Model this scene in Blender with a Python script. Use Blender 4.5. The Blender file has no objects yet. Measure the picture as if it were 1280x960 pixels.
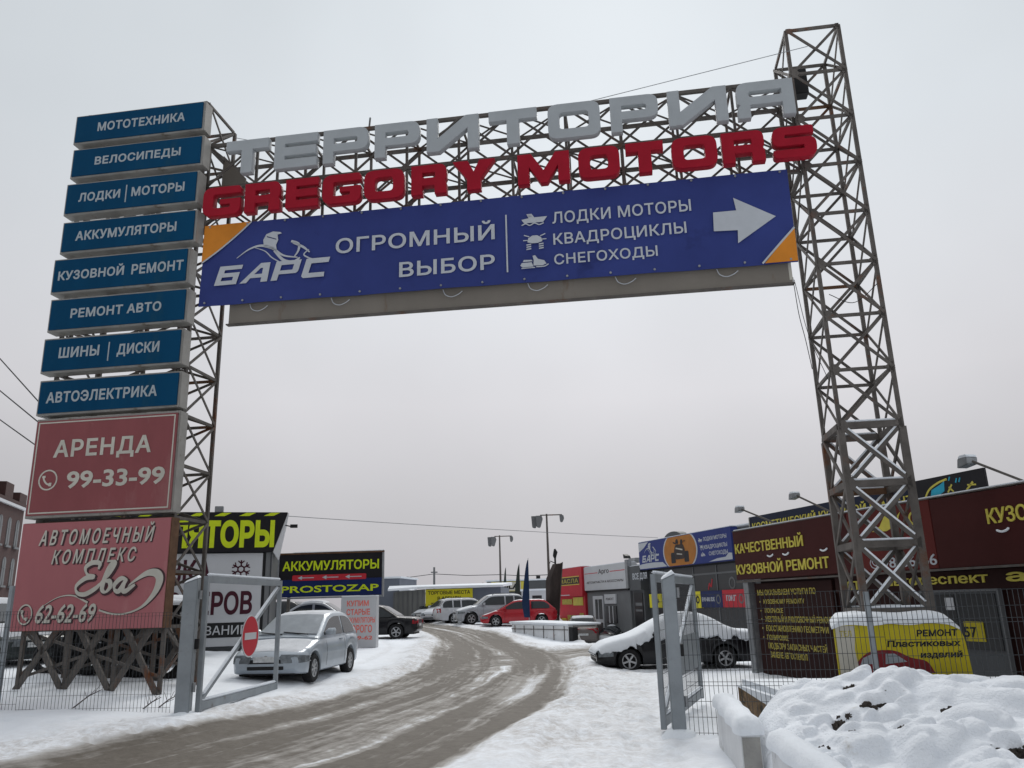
import bpy, bmesh, math, random
import numpy as np
from mathutils import Vector, Matrix
R = math.radians
random.seed(7)
scene = bpy.context.scene
COL = scene.collection

# ---------------------------------------------------------------- camera
CAM_H = 1.75
cd = bpy.data.cameras.new('camera'); cam = bpy.data.objects.new('camera', cd); COL.objects.link(cam)
cd.sensor_width = 36.0; cd.lens = 36.0 * 1000 / 1280; cd.clip_start = 0.05; cd.clip_end = 3000
_p, _r = R(15.3), R(1.64)
Fv = Vector((0, math.cos(_p), math.sin(_p))); R0 = Vector((1, 0, 0)); U0 = Vector((0, -math.sin(_p), math.cos(_p)))
Uv = U0 * math.cos(_r) + R0 * math.sin(_r); Rv = R0 * math.cos(_r) - U0 * math.sin(_r)
m = Matrix.Identity(4)
for i in range(3):
    m[i][0] = Rv[i]; m[i][1] = Uv[i]; m[i][2] = -Fv[i]
m[2][3] = CAM_H
cam.matrix_world = m
scene.camera = cam

# ---------------------------------------------------------------- sky and light
SUN_EL, SUN_AZ = 42, 8          # overcast: weak, very soft
world = bpy.data.worlds.new('World'); scene.world = world; world.use_nodes = True
nt = world.node_tree; nt.nodes.clear()
def N(t, **k):
    n = nt.nodes.new(t)
    for a, b in k.items(): setattr(n, a, b)
    return n
out = N('ShaderNodeOutputWorld')
sky = N('ShaderNodeTexSky', sky_type='NISHITA', sun_disc=False)
sky.sun_elevation = R(SUN_EL); sky.sun_rotation = R(SUN_AZ); sky.dust_density = 1; sky.air_density = 1
hs = N('ShaderNodeHueSaturation'); hs.inputs['Saturation'].default_value = 0.12; hs.inputs['Value'].default_value = .12
b1 = N('ShaderNodeBackground'); b1.inputs['Strength'].default_value = 0.05
tc = N('ShaderNodeTexCoord'); sep = N('ShaderNodeSeparateXYZ')
rampn = N('ShaderNodeValToRGB')
cr = rampn.color_ramp
cr.elements[0].position = 0.0; cr.elements[0].color = (.40, .385, .41, 1)
cr.elements[1].position = 1.0; cr.elements[1].color = (.95, .98, 1.02, 1)
for ps, cl in ((.1, (.455, .447, .465)), (.24, (.565, .56, .585)), (.5, (.56, .595, .63)), (.66, (.56, .6, .635)), (.8, (.85, .88, .92))):
    e = cr.elements.new(ps); e.color = (*cl, 1)
# the cloud deck is brighter ahead, where the sun stands behind it
dt = N('ShaderNodeVectorMath', operation='DOT_PRODUCT'); dt.inputs[1].default_value = Vector((.12, .82, .56)).normalized()
m1 = N('ShaderNodeMapRange'); m1.inputs[1].default_value = -1; m1.inputs[2].default_value = 1
m2 = N('ShaderNodeMath', operation='POWER'); m2.inputs[1].default_value = 2.7
m3 = N('ShaderNodeMapRange'); m3.inputs[3].default_value = .68; m3.inputs[4].default_value = 1.12
m4 = N('ShaderNodeMath', operation='MULTIPLY')
nz = N('ShaderNodeTexNoise'); nz.inputs['Scale'].default_value = 1.6; nz.inputs['Detail'].default_value = 5; nz.inputs['Roughness'].default_value = .45
mr = N('ShaderNodeMapRange'); mr.inputs[1].default_value = .3; mr.inputs[2].default_value = .7; mr.inputs[3].default_value = .88; mr.inputs[4].default_value = 1.1
mx = N('ShaderNodeVectorMath', operation='SCALE')
b2 = N('ShaderNodeBackground'); b2.inputs['Strength'].default_value = 1.0
ad = N('ShaderNodeAddShader')
L = nt.links.new
L(sky.outputs[0], hs.inputs['Color']); L(hs.outputs[0], b1.inputs['Color'])
L(tc.outputs['Generated'], sep.inputs[0]); L(sep.outputs['Z'], rampn.inputs[0])
L(tc.outputs['Generated'], nz.inputs['Vector']); L(nz.outputs[0], mr.inputs[0])
L(tc.outputs['Generated'], dt.inputs[0]); L(dt.outputs['Value'], m1.inputs[0]); L(m1.outputs[0], m2.inputs[0]); L(m2.outputs[0], m3.inputs[0])
L(mr.outputs[0], m4.inputs[0]); L(m3.outputs[0], m4.inputs[1])
L(rampn.outputs[0], mx.inputs[0]); L(m4.outputs[0], mx.inputs['Scale']); L(mx.outputs[0], b2.inputs['Color'])
L(b1.outputs[0], ad.inputs[0]); L(b2.outputs[0], ad.inputs[1]); L(ad.outputs[0], out.inputs['Surface'])
sl = bpy.data.lights.new('sun', 'SUN'); sl.energy = 1.45; sl.angle = R(30); sl.color = (1, .97, .93)
so = bpy.data.objects.new('sun', sl); COL.objects.link(so)
sd = Vector((math.sin(R(SUN_AZ)) * math.cos(R(SUN_EL)), math.cos(R(SUN_AZ)) * math.cos(R(SUN_EL)), math.sin(R(SUN_EL))))
so.rotation_euler = sd.to_track_quat('Z', 'Y').to_euler(); so.location = (0, 40, 40)
scene.view_settings.view_transform = 'Standard'; scene.view_settings.look = 'None'
scene.view_settings.exposure = 0.08; scene.view_settings.gamma = 1.0; scene.view_settings.use_curve_mapping = False

# ---------------------------------------------------------------- helpers
WM = {}
def frame(P, az):
    d = (math.sin(R(az)), math.cos(R(az)))
    M = Matrix.Identity(4)
    M[0][0], M[1][0] = d; M[0][1], M[1][1] = -d[1], d[0]
    M[0][3], M[1][3] = P[0], P[1]
    if len(P) > 2: M[2][3] = P[2]
    return M                       # local x = right in view, -y = towards the viewer, z = up
I4 = Matrix.Identity(4)
class MB:
    def __init__(s): s.v = []; s.f = []
    def add(s, vs, fs, M=None):
        o = len(s.v)
        s.v += [tuple(M @ Vector(v)) if M else tuple(v) for v in vs]
        s.f += [tuple(i + o for i in f) for f in fs]
        return s
    def box(s, x0, x1, y0, y1, z0, z1, M=None):
        return s.add([(x, y, z) for z in (z0, z1) for y in (y0, y1) for x in (x0, x1)],
              [(0, 2, 3, 1), (4, 5, 7, 6), (0, 1, 5, 4), (2, 6, 7, 3), (0, 4, 6, 2), (1, 3, 7, 5)], M)
    def bar(s, p, q, w, h=None, up=(0, 0, 1)):
        p, q = Vector(p), Vector(q); h = h or w; d = (q - p).normalized(); up = Vector(up)
        if abs(d.dot(up)) > .98: up = Vector((0, 1, 0))
        a = d.cross(up).normalized() * w / 2; b = a.cross(d).normalized() * h / 2
        vs = [c + i * a + j * b for c in (p, q) for i, j in ((-1, -1), (1, -1), (1, 1), (-1, 1))]
        return s.add(vs, [(0, 1, 2, 3), (7, 6, 5, 4), (0, 4, 5, 1), (1, 5, 6, 2), (2, 6, 7, 3), (3, 7, 4, 0)])
    def tube(s, pts, r, n=8, caps=True):
        pts = [Vector(p) for p in pts]; rings = []
        for i, p in enumerate(pts):
            d = (pts[min(i + 1, len(pts) - 1)] - pts[max(i - 1, 0)]).normalized()
            u = Vector((0, 0, 1)) if abs(d.z) < .95 else Vector((0, 1, 0))
            a = d.cross(u).normalized(); b = a.cross(d)
            rr = r[i] if isinstance(r, (list, tuple)) else r
            rings.append([p + a * rr * math.cos(2 * math.pi * k / n) + b * rr * math.sin(2 * math.pi * k / n) for k in range(n)])
        vs = [v for g in rings for v in g]; fs = []
        for i in range(len(pts) - 1):
            for k in range(n):
                k2 = (k + 1) % n
                fs.append((i * n + k, i * n + k2, (i + 1) * n + k2, (i + 1) * n + k))
        if caps: fs += [tuple(range(n)), tuple(range((len(pts) - 1) * n, len(pts) * n))[::-1]]
        return s.add(vs, fs)
    def prism(s, pts, y0, y1, M=None):      # outline in local (x,z), from y0 to y1
        n = len(pts)
        vs = [(x, y0, z) for x, z in pts] + [(x, y1, z) for x, z in pts]
        fs = [tuple(range(n)), tuple(range(n, 2 * n))[::-1]] + [(i, i + n, (i + 1) % n + n, (i + 1) % n) for i in range(n)]
        return s.add(vs, fs, M)
    def lathe(s, prof, n=24, M=None):       # prof: (r, h) about local z
        vs = []; fs = []
        for r, h in prof: vs += [(r * math.cos(2 * math.pi * k / n), r * math.sin(2 * math.pi * k / n), h) for k in range(n)]
        for i in range(len(prof) - 1):
            for k in range(n):
                k2 = (k + 1) % n
                fs.append((i * n + k, i * n + k2, (i + 1) * n + k2, (i + 1) * n + k))
        return s.add(vs, fs, M)
    def loft(s, rings, closed=True, caps=True):
        n = len(rings[0]); vs = [v for g in rings for v in g]; fs = []
        for i in range(len(rings) - 1):
            for k in range(n if closed else n - 1):
                k2 = (k + 1) % n
                fs.append((i * n + k, (i + 1) * n + k, (i + 1) * n + k2, i * n + k2))
        if caps: fs += [tuple(range(n))[::-1] , tuple(range((len(rings) - 1) * n, len(rings) * n))][::1]
        return s.add(vs, fs)
def setp(o, label=None, cat=None, group=None, kind=None):
    if label: o['label'] = label
    if cat: o['category'] = cat
    if group: o['group'] = group
    if kind: o['kind'] = kind
    return o
def thing(name, label, cat, loc, rz=0, group=None):
    o = bpy.data.objects.new(name, None); COL.objects.link(o); o.empty_display_size = .2
    o.location = loc; o.rotation_euler = (0, 0, rz)
    WM[o] = Matrix.Translation(loc) @ Matrix.Rotation(rz, 4, 'Z')
    return setp(o, label, cat, group)
def fthing(name, label, cat, M, s=0, z=0, group=None, off=0):       # a thing placed on a frame
    p = M @ Vector((s, -off, z))
    return thing(name, label, cat, p, math.atan2(M[1][0], M[0][0]), group)
def obj(name, mb, mat, parent=None, M=I4, smooth=None, bevel=0, tag=None):
    vs = [M @ Vector(v) for v in mb.v]
    if parent is not None:
        W = WM[parent]
    else:
        xs, ys, zs = zip(*[tuple(v) for v in vs])
        W = Matrix.Translation(((min(xs) + max(xs)) / 2, (min(ys) + max(ys)) / 2, min(zs)))
    Wi = W.inverted()
    me = bpy.data.meshes.new(name); me.from_pydata([Wi @ v for v in vs], [], mb.f)
    bm = bmesh.new(); bm.from_mesh(me); bmesh.ops.recalc_face_normals(bm, faces=bm.faces)
    if bevel: bmesh.ops.bevel(bm, geom=bm.edges[:], offset=bevel, segments=2, affect='EDGES', clamp_overlap=True)
    bm.to_mesh(me); bm.free()
    for mt in (mat if isinstance(mat, (list, tuple)) else [mat]): me.materials.append(mt)
    if smooth:
        me.polygons.foreach_set('use_smooth', [True] * len(me.polygons))
        me.set_sharp_from_angle(angle=R(smooth))
    o = bpy.data.objects.new(name, me); COL.objects.link(o)
    if parent is not None: o.parent = parent
    else: o.location = W.translation
    WM[o] = W
    if tag: setp(o, *tag)
    return o
def part(name, parent, mat, fn, M=I4, **k):
    mb = MB(); fn(mb); return obj(name, mb, mat, parent, M, **k)

# ---------------------------------------------------------------- materials
def pmat(name, col, rough=.6, metal=0, var=.15, sc=4, bump=0, bsc=40, streak=0, spot=None, spec=.22, coat=0):
    mt = bpy.data.materials.new(name); mt.use_nodes = True; t = mt.node_tree; b = t.nodes['Principled BSDF']
    l = t.links.new
    def n(ty, **k):
        x = t.nodes.new(ty)
        for a, c in k.items(): setattr(x, a, c)
        return x
    co = n('ShaderNodeTexCoord')
    mp = n('ShaderNodeMapping'); l(co.outputs['Object'], mp.inputs[0])
    mp.inputs['Scale'].default_value = (1, 1, 1 if not streak else 1 / streak)
    no = n('ShaderNodeTexNoise'); no.inputs['Scale'].default_value = sc; no.inputs['Detail'].default_value = 6; no.inputs['Roughness'].default_value = .6
    l(mp.outputs[0], no.inputs['Vector'])
    rp = n('ShaderNodeValToRGB'); e = rp.color_ramp.elements
    e[0].position = .3; e[1].position = .7
    e[0].color = tuple(c * (1 - var) for c in col) + (1,); e[1].color = tuple(min(1, c * (1 + var)) for c in col) + (1,)
    l(no.outputs[0], rp.inputs[0]); src = rp.outputs[0]
    if spot:      # (colour, scale, threshold): rust, dirt or snow dust patches
        c2, s2, th = spot
        n2 = n('ShaderNodeTexNoise'); n2.inputs['Scale'].default_value = s2; n2.inputs['Detail'].default_value = 8; n2.inputs['Roughness'].default_value = .7
        l(mp.outputs[0], n2.inputs['Vector'])
        r2 = n('ShaderNodeMapRange'); r2.inputs[1].default_value = th; r2.inputs[2].default_value = th + .12
        l(n2.outputs[0], r2.inputs[0])
        mi = n('ShaderNodeMix', data_type='RGBA'); mi.inputs[7].default_value = (*c2, 1)
        l(r2.outputs[0], mi.inputs[0]); l(src, mi.inputs[6]); src = mi.outputs[2]
    l(src, b.inputs['Base Color'])
    b.inputs['Roughness'].default_value = rough; b.inputs['Metallic'].default_value = metal
    b.inputs['Specular IOR Level'].default_value = spec
    if coat: b.inputs['Coat Weight'].default_value = coat; b.inputs['Coat Roughness'].default_value = .08
    if bump:
        n3 = n('ShaderNodeTexNoise'); n3.inputs['Scale'].default_value = bsc; n3.inputs['Detail'].default_value = 5
        l(co.outputs['Object'], n3.inputs['Vector'])
        bu = n('ShaderNodeBump'); bu.inputs['Strength'].default_value = bump; bu.inputs['Distance'].default_value = .02
        l(n3.outputs[0], bu.inputs['Height']); l(bu.outputs[0], b.inputs['Normal'])
    return mt
RUST = (.14, .055, .025)
MT = dict(
 steel=pmat('rusty painted steel', (.12, .108, .098), .65, .2, .3, 3, .2, 60, spot=(RUST, 1.3, .56)),
 rustbar=pmat('rust brown steel', (.13, .07, .04), .75, .1, .35, 4, .3, 50),
 gate=pmat('grey gate paint', (.27, .295, .315), .5, .1, .14, 2.5, .12, 40, spot=((.17, .15, .135), 3.5, .6)),
 galv=pmat('galvanised steel', (.3, .31, .32), .5, .6, .2, 5),
 wire=pmat('dark wire', (.06, .065, .07), .5, .5, .1),
 cable=pmat('black cable', (.03, .03, .03), .6),
 cab=pmat('grey sign cabinet', (.3, .29, .27), .55, .2, .18, 2, spot=((.17, .14, .11), 2.5, .58)),
 blue=pmat('deep blue sign face', (.003, .05, .115), .5, 0, .14, 1.2, streak=3, spot=((.01, .058, .11), 1.8, .58), spec=.05),
 red=pmat('faded dark red sign face', (.25, .08, .085), .5, 0, .14, .8, streak=2.5, spot=((.29, .12, .12), 1.1, .55), spec=.08),
 pink=pmat('faded pink red sign face', (.38, .14, .15), .5, 0, .1, .7, streak=2.5, spot=((.43, .19, .195), 1.0, .56), spec=.08),
 cream=pmat('cream lettering', (.5, .48, .42), .5, 0, .1),
 greyl=pmat('pale grey lettering', (.36, .4, .425), .5, 0, .06),
 shadowl=pmat('dark lettering outline', (.06, .03, .035), .6),
 banner=pmat('blue vinyl banner', (.036, .052, .2), .5, 0, .12, .6, .7, 1.6, spot=((.026, .036, .14), .8, .6), spec=.1),
 orange=pmat('orange vinyl', (.62, .22, .022), .45, 0, .12, 1.5),
 white=pmat('white print', (.48, .505, .54), .5, 0, .05),
 whitel=pmat('weathered white channel letter', (.37, .395, .41), .5, 0, .06, 2, spot=((.3, .315, .32), 2, .62)),
 redl=pmat('red channel letter', (.32, .01, .024), .45, 0, .12, 2, spec=.1),
 backp=pmat('stained grey backing panel', (.2, .18, .155), .7, 0, .1, 1, streak=4, spot=((.14, .075, .035), 1.1, .6)),
 snow=pmat('snow', (.81, .845, .885), .8, 0, .03, 2, .6, 26, spec=.12),
 snowh=pmat('ploughed snow', (.82, .85, .89), .85, 0, .05, 3, .9, 34, spot=((.6, .585, .56), 3.5, .63), spec=.1),
 snowd=pmat('thin dusty snow', (.66, .68, .71), .8, 0, .1, 6, .3, 20),
 rock=pmat('dark rubble', (.05, .042, .036), .9, 0, .5, 6, .6, 12),
 tyre=pmat('tyre rubber', (.018, .018, .019), .8, 0, .3, 8, .2, 40),
 glass=pmat('dark car glass', (.02, .024, .028), .08, 0, .2, 2, spec=.6),
 frost=pmat('frosted glass', (.3, .33, .36), .4, 0, .15, 3, spot=((.5, .53, .56), 3, .6)),
 rim=pmat('alloy rim', (.45, .46, .47), .35, .6, .1),
 chrome=pmat('chrome trim', (.55, .56, .57), .2, .9, .05),
 lamp=pmat('clear headlamp', (.2, .22, .235), .12, .3, .35, 14),
 tail=pmat('red tail lamp', (.3, .012, .02), .2),
 plast=pmat('black plastic', (.02, .02, .021), .55, 0, .2),
 plate=pmat('number plate', (.55, .56, .56), .5, 0, .25, 14),
 yel=pmat('yellow sign print', (.74, .66, .03), .5, 0, .06, 1),
 yelp=pmat('dirty yellow vinyl', (.52, .43, .018), .5, 0, .1, 2, spot=((.3, .26, .05), 2.5, .62)),
 printr=pmat('dark red print', (.2, .02, .025), .5, 0, .15),
 yelg=pmat('lime yellow print', (.6, .72, .02), .5, 0, .05),
 blackp=pmat('black sign print', (.014, .013, .016), .45, 0, .2, 2),
 stripn=pmat('dull navy strip', (.008, .013, .034), .5, 0, .2),
 printo=pmat('dull orange print', (.42, .16, .025), .5, 0, .15, 2),
 navyp=pmat('navy sign print', (.01, .022, .1), .45, 0, .1),
 redp=pmat('red sign print', (.52, .03, .045), .5, 0, .08),
 whitep=pmat('white panel', (.55, .56, .58), .55, 0, .05, 1, spot=((.42, .42, .42), 1.5, .62)),
 maroon=pmat('maroon print', (.06, .012, .022), .5),
 pinkp=pmat('coral print', (.8, .16, .12), .5),
 brown=pmat('dark brown metal fascia', (.06, .018, .017), .42, .1, .15, .8, .04, 8, spec=.07),
 brownr=pmat('red brown metal fascia', (.115, .026, .023), .4, .1, .12, .8, .04, 8, spec=.07),
 brownd=pmat('dark brown wall', (.03, .013, .012), .5, .1, .2, 1.5, spec=.07),
 gold=pmat('dull yellow lettering', (.6, .52, .09), .5, 0, .1),
 golda=pmat('worn yellow print', (.42, .36, .07), .55, 0, .35, 14),
 greyw=pmat('dark grey cladding', (.1, .105, .11), .6, .1, .1, 1),
 greyl2=pmat('mid grey cladding', (.17, .175, .18), .6, .1, .1, 1),
 concrete=pmat('stained concrete', (.34, .33, .31), .9, 0, .2, 3, .4, 25, spot=((.2, .19, .17), 3, .58)),
 conc2=pmat('pale painted concrete', (.7, .71, .72), .85, 0, .1, 2, .3, 30, spot=((.3, .29, .27), 2.5, .6)),
 brick=None,
 wood=pmat('weathered timber', (.22, .15, .09), .85, 0, .35, 6, .5, 20, spot=((.06, .05, .035), 5, .52)),
 dark=pmat('very dark opening', (.012, .013, .015), .35, 0, .3, 2, spec=.5),
 teal=pmat('teal paint', (.03, .35, .5), .5),
 hull=pmat('dark brown hull', (.05, .038, .034), .6, 0, .35, 3, streak=3),
 flag=pmat('navy flag cloth', (.014, .03, .075), .8, 0, .2, 3),
 flagg=pmat('grey green flag cloth', (.04, .05, .045), .8, 0, .2, 3),
 bark=pmat('tree bark', (.1, .085, .08), .9),
 shed=pmat('corrugated grey steel', (.19, .195, .19), .5, .3, .2, .8, streak=6),
 shedb=pmat('blue grey cladding', (.15, .17, .21), .5, .1, .08, 1),
 p_silver=pmat('silver blue car paint', (.4, .45, .5), .3, .12, .08, 2, coat=.5, spot=((.3, .32, .34), 3, .6)),
 p_black=pmat('black car paint', (.009, .009, .011), .3, .05, .1, 2, coat=.25),
 p_dark=pmat('dark grey car paint', (.03, .032, .036), .3, .2, .2, 2, coat=.4, spot=((.4, .41, .43), 2.2, .62)),
 p_red=pmat('red car paint', (.4, .012, .022), .25, .1, .05, 2, coat=.6),
 p_white=pmat('white car paint', (.55, .56, .59), .3, 0, .05, 2, coat=.4),
 p_grey=pmat('pale silver car paint', (.4, .42, .45), .3, .3, .06, 2, coat=.4, spot=((.62, .64, .67), 1.6, .6)),
 p_tan=pmat('grey brown car paint', (.16, .14, .13), .35, .2, .1, 2, coat=.3),
 p_green=pmat('dark green grey car paint', (.035, .042, .042), .3, .2, .1, 2, coat=.4),
)
def brick_mat():
    mt = bpy.data.materials.new('dark red brick'); mt.use_nodes = True; t = mt.node_tree; b = t.nodes['Principled BSDF']
    co = t.nodes.new('ShaderNodeTexCoord'); sp = t.nodes.new('ShaderNodeSeparateXYZ'); cb = t.nodes.new('ShaderNodeCombineXYZ')
    br = t.nodes.new('ShaderNodeTexBrick'); br.inputs['Scale'].default_value = 4
    br.inputs['Color1'].default_value = (.06, .02, .018, 1); br.inputs['Color2'].default_value = (.042, .016, .014, 1); br.inputs['Mortar'].default_value = (.055, .044, .04, 1)
    l = t.links.new; l(co.outputs['Object'], sp.inputs[0]); l(sp.outputs[0], cb.inputs[0]); l(sp.outputs[2], cb.inputs[1]); l(cb.outputs[0], br.inputs['Vector'])
    l(br.outputs[0], b.inputs['Base Color']); b.inputs['Roughness'].default_value = .9
    return mt
MT['brick'] = brick_mat()

# ---------------------------------------------------------------- lettering
_caps = {}
from mathutils.geometry import delaunay_2d_cdt
def _fmesh(body, bold, space, shear):
    """built-in font outlines, made heavier by 'bold', filled by winding number"""
    c = bpy.data.curves.new('tmp', 'FONT'); c.body = body; c.space_character = space; c.shear = shear; c.resolution_u = 3
    c.fill_mode = 'NONE'
    o = bpy.data.objects.new('tmp', c); COL.objects.link(o)
    bpy.context.view_layer.update()
    me = bpy.data.meshes.new_from_object(o.evaluated_get(bpy.context.evaluated_depsgraph_get()))
    P = np.array([tuple(v.co.xy) for v in me.vertices]); es = set(tuple(sorted(e.vertices)) for e in me.edges)
    bpy.data.objects.remove(o); bpy.data.curves.remove(c); bpy.data.meshes.remove(me)
    loops = []; i = 0; n = len(P)
    while i < n:
        j = i
        while j + 1 < n and (j, j + 1) in es: j += 1
        q = P[i:j + 1]; q = q[np.hypot(*(q - np.roll(q, 1, 0)).T) > 1e-6]
        if len(q) > 2: loops.append(q)
        i = j + 1
    if sum(float((q[:, 0] * np.roll(q[:, 1], -1) - np.roll(q[:, 0], -1) * q[:, 1]).sum()) for q in loops) > 0: loops = [q[::-1] for q in loops]
    if bold:
        new = []
        for q in loops:
            d0 = q - np.roll(q, 1, 0); d0 /= np.hypot(*d0.T)[:, None]; d1 = np.roll(d0, -1, 0)
            n0 = np.stack([-d0[:, 1], d0[:, 0]], 1); n1 = np.stack([-d1[:, 1], d1[:, 0]], 1); m_ = n0 + n1
            l2 = np.maximum((m_ ** 2).sum(1), .6); new.append(q + m_ * (2 * bold / l2)[:, None])
        loops = new
    A = np.concatenate(loops); B = np.concatenate([np.roll(q, -1, 0) for q in loops]); E = []; k = 0
    for q in loops: E += [(k + a, k + (a + 1) % len(q)) for a in range(len(q))]; k += len(q)
    r = delaunay_2d_cdt([Vector(p) for p in A], E, [], 0, 1e-6); V, F = [tuple(v) for v in r[0]], r[2]
    C = np.array([[sum(V[k][0] for k in f) / len(f), sum(V[k][1] for k in f) / len(f)] for f in F])
    y = C[:, 1:2]; up = (A[None, :, 1] <= y) & (B[None, :, 1] > y); dn = (A[None, :, 1] > y) & (B[None, :, 1] <= y)
    t = (y - A[None, :, 1]) / np.where(B[:, 1] == A[:, 1], 1, B[:, 1] - A[:, 1])[None]
    x = A[None, :, 0] + t * (B[:, 0] - A[:, 0])[None]; rt = x > C[:, 0:1]
    w = (up & rt).sum(1) - (dn & rt).sum(1)
    fs = [tuple(f) for f, q in zip(F, w) if q < 0]; used = sorted(set(k for f in fs for k in f)); mp = {k: i for i, k in enumerate(used)}
    return [V[k] for k in used], [tuple(mp[k] for k in f) for f in fs]
def text(body, parent, mat, M, s0, z0, s1, z1, off=0, depth=.004, bold=.02, shear=0, space=1.0, name='lettering'):
    """writing on frame M: baseline z0, cap height z1, from s0 to s1, its back 'off' in front of the frame plane"""
    v, f = _fmesh(body, bold * .8, space, shear); k = round(bold, 3)
    if k not in _caps:
        cv, _ = _fmesh('Н', bold * .8, 1, 0); _caps[k] = (min(a[1] for a in cv), max(a[1] for a in cv))
    c0, c1 = _caps[k]
    x0 = min(a[0] for a in v); x1 = max(a[0] for a in v)
    fx = (s1 - s0) / (x1 - x0); fz = (z1 - z0) / (c1 - c0)
    P = [(s0 + (a[0] - x0) * fx, z0 + (a[1] - c0) * fz) for a in v]
    n = len(P); mb = MB()
    cnt = {}
    for p in f:
        for i in range(len(p)): cnt[(p[i], p[(i + 1) % len(p)])] = 1
    bd = [(a, b_) for (a, b_) in cnt if (b_, a) not in cnt]
    mb.add([(x, -off - depth, z) for x, z in P] + [(x, -off, z) for x, z in P], list(f) + [(q, p, p + n, q + n) for p, q in bd])
    o = obj2(name, mb, mat, parent, M)
    return o
def obj2(name, mb, mat, parent, M):     # no normal recalculation (open text shells)
    Wi = WM[parent].inverted()
    me = bpy.data.meshes.new(name); me.from_pydata([Wi @ (M @ Vector(v)) for v in mb.v], [], mb.f); me.materials.append(mat)
    o = bpy.data.objects.new(name, me); COL.objects.link(o); o.parent = parent; WM[o] = WM[parent]
    return o
def fillet(pts):
    """pts: (x, y) or (x, y, r): rounds the corners"""
    n = len(pts); res = []
    for i, p in enumerate(pts):
        r = p[2] if len(p) > 2 else 0
        if not r: res.append((p[0], p[1])); continue
        P = Vector(p[:2]); A = (Vector(pts[i - 1][:2]) - P); B = (Vector(pts[(i + 1) % n][:2]) - P)
        r = min(r, A.length * .49, B.length * .49)
        a = P + A.normalized() * r; b = P + B.normalized() * r
        for k in range(7):
            t = k / 6; q = a * (1 - t) ** 2 + P * 2 * t * (1 - t) + b * t * t; res.append((q.x, q.y))
    return res
def flat_shape(loops, thick, bevel=0):
    c = bpy.data.curves.new('tmp', 'CURVE'); c.dimensions = '2D'; c.fill_mode = 'BOTH'; c.extrude = thick / 2
    c.bevel_depth = bevel; c.bevel_resolution = 1
    if bevel: c.offset = -bevel
    for lp in loops:
        s = c.splines.new('POLY'); s.points.add(len(lp) - 1); s.use_cyclic_u = True
        for q, pt in zip(lp, s.points): pt.co = (q[0], q[1], 0, 1)
    o = bpy.data.objects.new('tmp', c); COL.objects.link(o); bpy.context.view_layer.update()
    me = bpy.data.meshes.new_from_object(o.evaluated_get(bpy.context.evaluated_depsgraph_get()))
    v = [tuple(x.co) for x in me.vertices]; f = [tuple(p.vertices) for p in me.polygons]
    bpy.data.objects.remove(o); bpy.data.curves.remove(c); bpy.data.meshes.remove(me)
    mb = MB(); mb.add([(x, -z, y) for x, y, z in v], f)
    return mb
def shape(name, loops, parent, mat, M, off=0, thick=.004, bevel=0, **k):
    mb = flat_shape(loops, thick, bevel)
    mb.v = [(x, y - off - thick / 2 - bevel, z) for x, y, z in mb.v]
    return obj(name, mb, mat, parent, M, **k)
def ring(cx, cz, r, r2, n=24, kx=1):
    c = lambda q: [(cx + kx * q * math.cos(2 * math.pi * k / n), cz + q * math.sin(2 * math.pi * k / n)) for k in range(n)]
    return [c(r), c(r2)]
def disc(cx, cz, r, n=20, kx=1): return [(cx + kx * r * math.cos(2 * math.pi * k / n), cz + r * math.sin(2 * math.pi * k / n)) for k in range(n)]
def stroke(pts, w):
    """thick open line as one closed outline; w a number or a list of widths"""
    pts = [Vector(p) for p in pts]; a = []; b = []
    for i, p in enumerate(pts):
        d = (pts[min(i + 1, len(pts) - 1)] - pts[max(i - 1, 0)]).normalized(); n = Vector((-d.y, d.x))
        ww = (w[i] if isinstance(w, (list, tuple)) else w) / 2
        a.append(tuple(p + n * ww)); b.append(tuple(p - n * ww))
    return a + b[::-1]
def smooth_line(pts, k=6):
    """Catmull-Rom through pts"""
    P = [Vector(p) for p in pts]; P = [P[0] * 2 - P[1]] + P + [P[-1] * 2 - P[-2]]; res = []
    for i in range(1, len(P) - 2):
        for j in range(k):
            t = j / k
            res.append(.5 * ((2 * P[i]) + (P[i + 1] - P[i - 1]) * t + (2 * P[i - 1] - 5 * P[i] + 4 * P[i + 1] - P[i + 2]) * t * t + (3 * P[i] - P[i - 1] - 3 * P[i + 1] + P[i + 2]) * t ** 3))
    res.append(P[-2]); return [tuple(r) for r in res]
def phone_icon(parent, mat, M, cx, cz, r, off, kx=1, ringed=True):
    loops = ring(cx, cz, r, r * .86, 24, kx) if ringed else []
    hs_ = smooth_line([(cx - .45 * r * kx, cz + .42 * r), (cx - .42 * r * kx, cz + .05 * r), (cx - .05 * r * kx, cz - .38 * r), (cx + .42 * r * kx, cz - .45 * r)])
    w = [.34 * r if (i < 4 or i > len(hs_) - 5) else .17 * r for i in range(len(hs_))]
    shape('phone_symbol', loops + [stroke(hs_, w)], parent, mat, M, off)

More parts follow.
